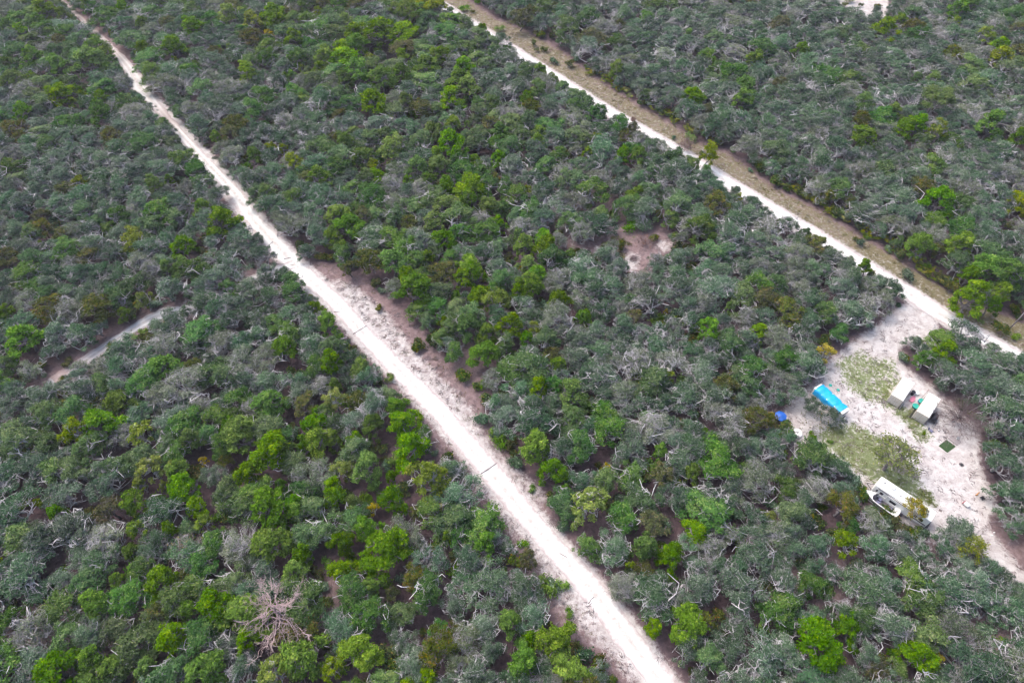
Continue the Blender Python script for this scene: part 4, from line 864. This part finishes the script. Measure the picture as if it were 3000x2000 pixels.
m = MB(); m.bar((L/2+1.1, 0, .05), (L/2+1.1, 0, .95), .04, 8); m.build('jack', GALV, ho)
for s in (-1, 1):
    m = MB(); m.lathe([(.05, .45), (.16, .5), (.165, .85), (.1, .97), (.05, 1.0)], 14, Matrix.Translation((L/2+.55, s*.2, .08))); m.build('gas_bottle', WHITE, ho, smooth=True)
m = MB(); m.box(L/2+.2, L/2+.38, -.35, .35, .5, .78); m.build('battery_box', BLACK, ho)

# long white trailer, boat beside it
A, B_ = at(2584.8, 1393.2, 3.3), at(2746.3, 1498.8, 3.3); yaw = math.atan2(B_.y-A.y, B_.x-A.x); ey = Vector((-math.sin(yaw), math.cos(yaw), 0)); ex = Vector((math.cos(yaw), math.sin(yaw), 0)); mid = (A+B_)/2-ey*1.27; L = 10.45
o = thing('travel_trailer', 'long white travel trailer with black roof unit half under trees', 'trailer', (mid.x, mid.y, gz(mid.x, mid.y)), yaw)
bo = shell(L, 2.54, .6, 3.28, .10).build('body', WHITE, o)
for xx, yy in ((1.0, .35), (-2.6, .2)):
    a = MB(); a.lathe([(.40, 0), (.46, .05), (.46, .22), (.34, .32), (.1, .34)], 4, Matrix.Translation((xx, yy, 3.30)) @ Matrix.Rotation(math.pi/4, 4, 'Z')); a.build('roof_unit', BLACK if xx > 0 else WHITE, o)
for xx, yy in ((-.9, -.3), (2.6, .4), (4.1, -.35), (-4.2, .3)):
    a = MB(); a.box(xx-.2, xx+.2, yy-.2, yy+.2, 3.285, 3.36); vo = a.build('roof_vent', WHITE, o); a = MB(); a.box(xx-.15, xx+.15, yy-.15, yy+.15, 3.362, 3.375); a.build('vent_lid', GREYM, vo)
a = MB(); a.box(-2.6, 2.2, -1.62, -1.27, .95, 2.95); so = a.build('slide_out', WHITE, o); a = MB(); a.box(-1.9, -.7, -1.632, -1.622, 1.7, 2.4); a.build('window', GLASS, so)
for xx, w_ in ((2.9, .5), (3.9, .7), (-3.6, .6), (-4.5, .35)):
    a = MB(); a.box(xx-w_/2, xx+w_/2, -1.285, -1.272, 1.7, 2.4); a.build('window', GLASS, bo)
    a = MB(); a.box(xx-w_/2, xx+w_/2, 1.272, 1.285, 1.7, 2.4); a.build('window', GLASS, bo)
for s in (-1, 1):
    a = MB(); a.box(2.25, 5.0, s*1.276-.006, s*1.276+.006, 1.15, 1.45); a.build('stripe', STRIPE, bo)
    a = MB(); a.box(-5.0, -2.65, s*1.276-.006, s*1.276+.006, 1.15, 1.45); a.build('stripe', STRIPE, bo)
    for xx in (-.5, .45): wheel(o, xx, s*1.08, .38, .38, .24)
    a = MB(); a.box(L/2-.01, L/2+.03, s*1.0-.08, s*1.0+.08, 1.0, 1.3); a.build('tail_light', RED, bo)
a = MB(); a.bar((-4.6, -1.36, 3.02), (2.1, -1.62, 3.06), .07, 8); a.build('awning_roll', STRIPE, o)
a = MB(); a.box(L/2-.06, L/2+.012, -1.12, 1.12, 3.10, 3.20); a.build('marker_trim', RED, bo)
a = MB(); [a.bar((-L/2+.1, s*.8, .65), (-L/2-1.2, 0, .55), .06, 6) for s in (-1, 1)]; a.build('hitch', BLACK, o)
a = MB(); a.box(L/2+.0, L/2+.45, -1.0, 1.0, .55, .68); a.build('bumper', BLACK, o)
a = MB(); a.bar((L/2-.25, 1.12, 3.25), (L/2-.25, 1.12, 3.75), .02, 5); a.build('antenna', GREYM, o)
c = A+ex*2.55-ey*3.72; byaw = yaw+math.pi-.05
o = thing('motorboat', 'white motorboat with dark windscreen parked alongside the long trailer', 'boat', (c.x, c.y, gz(c.x, c.y)+.62), byaw)
def hull(L, Wd, h):
    v = []; f = []; st = []
    for i in range(13):
        t = i/12; x = -L/2+L*t; w = Wd/2*(.90+.10*math.sin(t*1.6) if t < .55 else max(.02, (1-((t-.55)/.45)**2.3))); z = h*(1+.22*t*t); k = .0+.45*h*max(0, (t-.6)/.4)**2
        st.append([(x, -w, z), (x, -w*.80, h*.35+k), (x, 0, k), (x, w*.80, h*.35+k), (x, w, z), (x, w*.86, z+.03), (x, w*.80, z-.05), (x, -w*.80, z-.05), (x, -w*.86, z+.03)])
    for r_ in st: v += r_
    n = 9
    for i in range(12):
        for k in range(n):
            if k == 6 and 2 <= i <= 8: continue
            f.append((i*n+k, (i+1)*n+k, (i+1)*n+(k+1) % n, i*n+(k+1) % n))
    f.append(tuple(range(n))); f.append(tuple(12*n+k for k in range(n-1, -1, -1))); m = MB(); m.add(v, f); return m
ho = hull(6.6, 2.15, .95).build('hull', WHITE, o)
a = MB(); a.box(-2.3, 1.5, -.78, .78, .38, .43); a.build('cockpit_floor', STRIPE, o)
for xx, yy in ((.55, -.42), (.55, .42), (-1.6, 0)):
    a = MB(); a.box(xx-.25, xx+.25, yy-.28, yy+.28, .43, .75); a.box(xx-.32, xx-.25, yy-.28, yy+.28, .6, 1.15); a.build('seat', PURPLE, o)
a = MB(); a.add([(1.55, -.82, 1.02), (1.85, 0, 1.08), (1.55, .82, 1.02), (1.15, -.74, 1.45), (1.4, 0, 1.5), (1.15, .74, 1.45)], [(0, 1, 4, 3), (1, 2, 5, 4)]); wo = a.build('windscreen', GLASS, o); mo = wo.modifiers.new('thick', 'SOLIDIFY'); mo.thickness = .03
a = MB(); [a.bar((1.15, s*.74, 1.46), (-.2, s*.80, 1.08), .02, 5) for s in (-1, 1)]; a.build('side_rail', GREYM, o)
a = MB(); a.box(-3.75, -3.3, -.22, .22, .35, 1.35); a.box(-3.55, -3.4, -.08, .08, -.35, .4); a.build('outboard_motor', BLACK, o)
o2 = thing('boat_trailer', 'grey boat trailer under the white motorboat', 'boat trailer', (c.x, c.y, gz(c.x, c.y)), byaw)
a = MB(); [a.box(-3.2, 2.2, s*.72-.05, s*.72+.05, .44, .54) for s in (-1, 1)]; [a.box(xx-.05, xx+.05, -.72, .72, .44, .53) for xx in (-2.8, -.6, 1.6)]; [a.bar((2.2, s*.72, .49), (4.2, 0, .49), .05, 6) for s in (-1, 1)]; a.build('frame', GALV, o2)
a = MB(); [a.box(-2.9, 1.9, s*.45-.06, s*.45+.06, .53, .66) for s in (-1, 1)]; a.build('bunk', WOOD, o2)
for s in (-1, 1):
    wheel(o2, -.9, s*1.0, .33, .33, .2)
    a = MB(); a.box(-1.35, -.45, s*1.0-.12, s*1.0+.12, .68, .71); a.build('mudguard', BLACK, o2)

# ------------------------------------------------------------------ loose things about the camp
def place(name, label, cat, px, py, rz=0, group=None, dz=0):
    p = at(px, py); return thing(name, label, cat, (p.x, p.y, gz(p.x, p.y)+dz), rz, group)
o = place('canopy_umbrella', 'round deep blue canopy half hidden under oak leaves by the camper', 'umbrella', 2280, 1231)
m = MB(); n = 8; v = [(0, 0, 2.25)]+[(1.22*math.cos(6.283*k/n), 1.22*math.sin(6.283*k/n), 1.78) for k in range(n)]+[(1.24*math.cos(6.283*k/n), 1.24*math.sin(6.283*k/n), 1.62) for k in range(n)]
m.add(v, [(0, 1+k, 1+(k+1) % n) for k in range(n)]+[(1+k, 9+k, 9+(k+1) % n, 1+(k+1) % n) for k in range(n)]); m.build('canopy', BLUE, o)
m = MB(); m.bar((0, 0, 0), (0, 0, 2.24), .025, 8); po = m.build('pole', GALV, o); m = MB(); m.lathe([(.3, 0), (.3, .06), (.05, .12)], 16); m.build('base', BLACK, o)
for k in range(n): m = MB(); m.bar((0, 0, 2.2), (1.2*math.cos(6.283*k/n), 1.2*math.sin(6.283*k/n), 1.76), .012, 4); m.build('rib', GALV, o)
o = place('water_tank', 'round white shallow tank beside a thin bare pole below the camper', 'tank', 2332, 1272)
m = MB(); m.lathe([(.98, 0), (1.0, .05), (.97, .62), (1.0, .66), (1.0, .72), (.93, .76), (.5, .84), (.05, .86)], 36); m.build('shell', WHITE, o, smooth=False); m = MB(); m.lathe([(.22, .83), (.22, .90), (.05, .92)], 16); m.build('cap', GREYM, o)
log('bare_sapling', (2313, 1293), (2314, 1292), .05, 'x'); ob = [x for x in C.objects if x.name.startswith('bare_sapling')][0]
for ch in list(ob.children): bpy.data.objects.remove(ch)
ob['label'] = 'thin leafless sapling standing in front of the round white tank'; ob['category'] = 'tree'; m = MB(); m.tube([(0, 0, -.1), (.05, .02, 1.6), (.0, .06, 3.1), (.08, .1, 4.2)], [.07, .06, .045, .02], 7); m.build('trunk', BARKD, ob, smooth=True)
for k in range(5):
    m = MB(); a = k*1.4; z = 2.4+k*.35; m.tube([(.03, .05, z), (.03+.3*math.cos(a), .05+.3*math.sin(a), z+.35), (.03+.55*math.cos(a), .05+.5*math.sin(a), z+.5)], [.025, .018, .01], 4); m.build('branch', BARKD, ob)
for px, py, lab in [(2433, 1128, 'teal disc on the sand nearer the rear end of the camper'), (2456, 1142, 'teal disc on the sand nearer the middle of the camper')]:
    o = place('teal_disc', lab, 'lid', px, py, group='teal discs on the sand'); m = MB(); m.lathe([(.34, 0), (.36, .03), (.34, .06), (.24, .08), (.04, .10)], 24); m.build('disc', TEAL, o); m = MB(); m.lathe([(.05, .09), (.05, .12), (.02, .13)], 10); m.build('knob', TEAL, o)
def tub(name, label, cat, px, py, r0_, r1_, h, mat, inner=None, tilt=0, rz=0, fill=None):
    o = place(name, label, cat, px, py, rz); M = Matrix.Rotation(tilt, 4, 'Y') if tilt else None
    m = MB(); m.lathe([(r0_, 0), (r1_, h), (r1_+.03, h), (r1_+.03, h+.03), (r1_-.02, h+.03), (r1_-.03, h-.02), (r0_-.03, .08), (.02, .07)], 24, M); b = m.build('wall', mat, o, (0, 0, r0_*abs(math.sin(tilt))))
    m = MB(); m.lathe([(r1_+.03, h-.05), (r1_+.045, h-.02), (r1_+.045, h+.035), (r1_+.0, h+.04)], 24, M); m.build('rim', inner or mat, o, (0, 0, r0_*abs(math.sin(tilt))))
    if fill: m = MB(); m.lathe([(r0_*.6, h*.45), (r0_*.5, h*.75), (.05, h*.8)], 12, M); m.build('contents', fill, o, (0, 0, r0_*abs(math.sin(tilt))))
    return o
tub('waste_bin', 'black bin against the white-beige container side', 'bin', 2670, 1156, .30, .36, .95, BLACK)
tub('bucket', 'round white bucket between the two containers', 'bucket', 2682, 1155, .38, .42, .5, WHITE, fill=GREYM)
tub('barrel', 'tilted blue barrel with teal rim beside the container', 'barrel', 2693, 1178, .42, .46, .95, BLUEP, TEAL, .5, math.radians(235), WHITE)
tub('tub', 'open teal tub holding white things between the containers', 'tub', 2679, 1194, .52, .66, .45, TEAL, TEAL, .12, .4, WHITE)
o = place('sled', 'long pink plastic sled lying between the two containers', 'sled', 2672, 1171, math.radians(47))
ol = [(-.85, -.16), (-.6, -.34), (.2, -.40), (.65, -.28), (1.0, -.06), (1.0, .06), (.65, .28), (.2, .40), (-.6, .34), (-.85, .16)]
m = MB(); m.prism([(x*.9, y*.82) for x, y in ol], .06, .10); m.build('bed', PINK, o); m = MB()
for (x0, y0), (x1, y1) in zip(ol, ol[1:]+ol[:1]): m.bar((x0, y0, .16), (x1, y1, .16), .06, 6)
m.build('rim', PINK, o); m = MB(); [m.box(-.7, .7, s*.2-.02, s*.2+.02, 0, .06) for s in (-1, 1)]; m.build('runner', PINK, o)
o = place('leaning_boards', 'grey boards leaning along the white-beige container wall', 'boards', 2637, 1190, math.radians(48))
for k, mt in enumerate((WOOD, WHITE, GREYM)): m = MB(); m.box(-1.1+.1*k, 1.1-.15*k, -.12-.1*k, -.08-.1*k, .03, .55, Matrix.Rotation(-.25, 4, 'X')); m.build('board', mt, o)
o = place('pipe_bundle', 'black pipes lying along the container beside the black tank side', 'pipes', 2676, 1211, math.radians(48))
for k in range(4): m = MB(); m.bar((-1.3-.1*k, .1*k, .06+.05*(k % 2)), (1.2, .1*k, .06+.05*(k % 2)), .05, 8); m.build('pipe', BLACK, o)
o = place('wooden_pole', 'reddish-brown pole propped on the container roof corner', 'pole', 2698, 1168, math.radians(35)); m = MB(); m.bar((0, 0, .03), (1.5, .2, 1.7), .035, 7); m.build('shaft', BROWN, o); m = MB(); m.bar((1.35, .18, 1.5), (1.5, .2, 1.7), .045, 7); m.build('tip', RED, o)
p = at(2736, 1225, .7); o = thing('black_tank', 'black ribbed horizontal tank on a rack beside the container', 'tank', (p.x, p.y, gz(p.x, p.y)), math.radians(48))
M = Matrix.Translation((0, 0, .85)) @ Matrix.Rotation(math.pi/2, 4, 'Y'); prof = [(.05, -1.05), (.42, -1.0), (.56, -.88)]
for k in range(7): z = -.78+k*.26; prof += [(.56, z-.07), (.60, z-.04), (.60, z+.04), (.56, z+.07)]
prof += [(.56, .88), (.42, 1.0), (.05, 1.05)]; m = MB(); m.lathe(prof, 24, M); m.build('drum', BLACK, o)
m = MB(); [m.box(xx-.05, xx+.05, -.5, .5, .18, .34) for xx in (-.6, .6)]; m.build('cradle', WOOD, o)
for s in (-1, 1): m = MB(); m.bar((-2.2 if s < 0 else -1.2, s*.72, .42), (1.5, s*.72, .42), .035, 8); m.build('rail', GALV, o)
for xx in (-.9, .9):
    for s in (-1, 1): m = MB(); m.bar((xx, s*.72, 0), (xx, s*.72, .42), .03, 6); m.build('leg', GALV, o)
m = MB(); m.lathe([(.12, 0), (.12, .08), (.03, .1)], 12, Matrix.Translation((0, 0, 1.40))); m.build('filler_cap', BLACK, o)
o = place('camp_chair', 'collapsed grey-blue camp chair on the sand below the black tank', 'chair', 2725, 1263, .7)
m = MB(); m.prism([(-.3, -.28), (.3, -.3), (.28, .25), (-.25, .3)], .28, .32, Matrix.Rotation(.15, 4, 'X')); m.build('seat', PURPLE, o); m = MB(); m.box(-.28, .28, .22, .27, .3, .8, Matrix.Rotation(-.5, 4, 'X')); m.build('backrest', PURPLE, o)
for sx in (-1, 1):
    for sy in (-1, 1): m = MB(); m.bar((sx*.3, sy*.28, 0), (-sx*.05+sx*.25, -sy*.2, .36), .014, 5); m.build('leg', GREYM, o)
c4 = [at(*q) for q in ((2749, 1306), (2775, 1326), (2800, 1308), (2772, 1288))]; cc = sum(c4, Vector())/4
o = tag(MB().prism([(q.x-cc.x, q.y-cc.y) for q in c4], 0, .03).build('turf_mat', TURF, None, (cc.x, cc.y, gz(cc.x, cc.y)+.03)), 'dark green turf mat on the campsite sand', 'mat')
o = place('wooden_platform', 'grey plank platform beside the green turf mat', 'platform', 2795, 1290, math.radians(-52))
for k in range(8): m = MB(); m.box(-.95+k*.24, -.95+k*.24+.215, -.7, .7, .10, .135); m.build('plank', WOOD, o)
m = MB(); [m.box(-.95, .95, y_-.04, y_+.04, 0, .098) for y_ in (-.6, 0, .6)]; m.build('joist', WOOD, o)
o = tub('bucket', 'white lidded bucket standing on the grey platform', 'bucket', 2803, 1286, .22, .26, .45, WHITE, GREYM); o.location.z += .14
o = place('drum', 'white drum with a dull red lid lying on the campsite sand', 'drum', 2829, 1478, math.radians(125)); M = Matrix.Translation((0, 0, .42)) @ Matrix.Rotation(math.pi/2, 4, 'Y')
m = MB(); m.lathe([(.05, -.55), (.36, -.53), (.40, -.48), (.40, -.1), (.42, -.07), (.42, -.03), (.40, 0), (.40, .42), (.05, .43)], 22, M); m.build('shell', WHITE, o); m = MB(); m.lathe([(.44, .44), (.46, .47), (.46, .53), (.40, .56), (.05, .58)], 22, M); m.build('lid', RED, o); m = MB(); [m.box(xx-.04, xx+.04, -.4, .4, 0, .06) for xx in (-.35, .2)]; m.build('skid', BROWN, o)
o = place('garden_cart', 'small dark cart with a white handle near the orange log', 'cart', 2878, 1459, .4)
m = MB(); m.box(-.35, .35, -.25, .25, .2, .24); [m.box(-.35, .35, s*.25-.02, s*.25+.02, .24, .42) for s in (-1, 1)]; m.build('tray', BLACK, o); [wheel(o, xx, s*.3, .13, .13, .07) for xx in (-.25, .25) for s in (-1, 1)]; m = MB(); m.bar((-.3, 0, .25), (-.95, .15, .5), .025, 6); m.build('handle', WHITE, o)
for i, (px, py, lab) in enumerate([(2860, 1372, 'white jug on the sand beside the leaning oak trunk'), (2907, 1567, 'white jug on the purple litter, lower of two'), (2913, 1559, 'white jug on the purple litter, upper of two'), (2460, 1253, 'white jug on the grass below the blue camper'), (2748, 1262, 'white jug near the long white rail')]):
    o = place('jug', lab, 'jug', px, py, i, 'white jugs lying about the camp'); m = MB(); m.lathe([(.11, 0), (.13, .03), (.13, .24), (.05, .32), (.05, .36)], 12); m.build('shell', WHITE, o); m = MB(); m.bar((.10, 0, .26), (.14, 0, .14), .015, 5); m.build('handle', WHITE, o)
o = place('fire_ring', 'dark ring of stones on the campsite sand', 'fire ring', 2817, 1361)
for k in range(9): m = MB(); a = k*.698; m.lathe([(.10, 0), (.13, .06), (.08, .14), (.02, .15)], 7, Matrix.Translation((.38*math.cos(a), .38*math.sin(a), 0))); m.build('stone', BARKD, o)
m = MB(); m.lathe([(.30, .0), (.22, .05), (.03, .07)], 12); m.build('ash', DARK, o)

# ------------------------------------------------------------------ grass tufts on the clearing and the verge
def make_tuft(seed, leaf, n=26, h=.26, sp=.22):
    r = np.random.default_rng(seed); V = []; T = []
    for i in range(n):
        b = np.array([r.normal(0, sp), r.normal(0, sp), 0]); a = r.uniform(0, 6.28); hh = h*r.uniform(.5, 1.2); ln = np.array([math.cos(a), math.sin(a), 0])*hh*.6; s_ = np.array([-math.sin(a), math.cos(a), 0])*.02
        V += [b-s_, b+s_, b+ln*.5+[0, 0, hh*.7]+s_*.6, b+ln+[0, 0, hh]]; T.append(r.beta(2, 2))
    return leaf_mesh(f'tuft_{leaf}', np.array(V), np.array(T), LM[leaf], 4)
TU = [make_tuft(1, 't'), make_tuft(2, 't'), make_tuft(3, 'k'), make_tuft(4, 'k')]
first = at(2500, 1290); protos = []
for k, me in enumerate(TU):
    ro_ = thing('grass_tuft', f'{["first", "second", "third", "fourth"][k]} low tuft of {"green" if k < 2 else "dry tan"} grass on the camp clearing', 'grass tuft', (first.x+k*.9, first.y+.5*k, gz(first.x, first.y))); oo = tag(link('blades', me, ro_), kind='stuff'); protos.append([oo])
pts = []; idx = []
for zone, n, ks in [(GRASSY[0], 150, (0, 1)), (GRASSY[1], 140, (0, 1)), (GRASSY[2], 330, (0, 1, 1, 3)), (GRASSY[3], 60, (0, 1)), (GRASSY[4], 60, (0, 1)), (GRASSY[5], 200, (0, 1, 2)), (GRASSY[6], 160, (0, 3)), (TANNY[0], 5200, (2, 3, 3, 0)), (GRASSY[7], 100, (0, 2)), ((OPEN[0], 0), 700, (3, 3, 2))]:
    pw = W(zone[0]); lo, hi = pw.min(0), pw.max(0); X = nr.uniform(lo[0], hi[0], n*8); Y = nr.uniform(lo[1], hi[1], n*8)
    cl = np.sin(X*.9+2*np.sin(Y*.5))*np.cos(Y*.8+X*.3)+.5*np.sin(X*2.3)*np.cos(Y*2.1)
    k_ = in_poly(X, Y, pw) & (cl > -.05) & (dist_line(X, Y, R2[::4]) > 2.5) & (dist_line(X, Y, R1[::4]) > 2.6); X, Y = X[k_][:n], Y[k_][:n]
    for x, y in zip(X, Y): pts.append((x, y, gz(x, y))); idx.append(rt.choice(ks))
sc = [[q, q, q*.7] for q in nr.uniform(.6, 1.3, len(pts))]
geo_scatter('grass', protos, pts, idx, sc, nr.uniform(0, 6.28, len(pts)), 'sparse green and tan grass over the clearing and the verge')

# ------------------------------------------------------------------ fallen twigs and leaf clots on the open ground
def make_debris(seed, mat):
    r = np.random.default_rng(seed); m = MB()
    for _ in range(5):
        c = r.normal(0, .16, 2); a = r.uniform(0, 6.28); L = r.uniform(.08, .3); m.tube([(c[0]-L*math.cos(a), c[1]-L*math.sin(a), .03), (c[0], c[1], .07), (c[0]+L*math.cos(a), c[1]+L*math.sin(a), .03)], [.012, .02, .01], 4, False)
    return m.mesh('debris', mat)
dp = []
q0 = at(2700, 1395)
for k, mt in enumerate((BARKB, BARKD, BARKB)):
    ro_ = thing('twig_litter', f'{["first", "second", "third"][k]} little scatter of dark twigs on the sand above the trailer', 'twigs', (q0.x+k*1.1, q0.y-.4*k, gz(q0.x, q0.y))); dp.append([tag(link('twigs', make_debris(40+k, mt), ro_), kind='stuff')])
pts = []
for poly, n, lim in [(OPEN[1], 620, 0), (OPEN[0], 1900, 0), (OPEN[2], 900, 0), (OPEN[3], 160, 0), (OPEN[6], 120, 0)]:
    pw = W(poly); lo, hi = pw.min(0), pw.max(0); X = nr.uniform(lo[0], hi[0], n*9); Y = nr.uniform(lo[1], hi[1], n*9); d1 = dist_line(X, Y, R1[::4])
    cl = np.sin(X*.7+1.5*np.sin(Y*.6))*np.cos(Y*.9+X*.2); k_ = in_poly(X, Y, pw) & (cl+nr.normal(0, .5, n*9) > 0) & (dist_line(X, Y, R2[::4]) > 2.3) & (d1 > 2.2); pts += [(x, y, gz(x, y)) for x, y in zip(X[k_][:n], Y[k_][:n])]
geo_scatter('litter', dp, pts, nr.integers(0, 3, len(pts)), [[q]*3 for q in nr.uniform(.7, 1.9, len(pts))], nr.uniform(0, 6.28, len(pts)), 'fallen twigs and leaf clots strewn over the open sand and shoulders')

# ------------------------------------------------------------------ thin haze volume, added to lift the shadows bluish
m = bpy.data.materials.new('haze'); m.use_nodes = True; t = m.node_tree; t.nodes.remove(t.nodes['Principled BSDF'])
pv = t.nodes.new('ShaderNodeVolumePrincipled'); pv.inputs['Density'].default_value = HAZE; pv.inputs['Color'].default_value = (.86, .88, .97, 1); pv.inputs['Anisotropy'].default_value = .2
t.links.new(pv.outputs[0], [n for n in t.nodes if n.type == 'OUTPUT_MATERIAL'][0].inputs['Volume'])
if HAZE > 0: tag(MB().box(-4200, 4200, -4200, 4700, -1.5, 124).build('haze', m), 'thin bluish haze added over the whole wood to lift its shadows', kind='stuff')
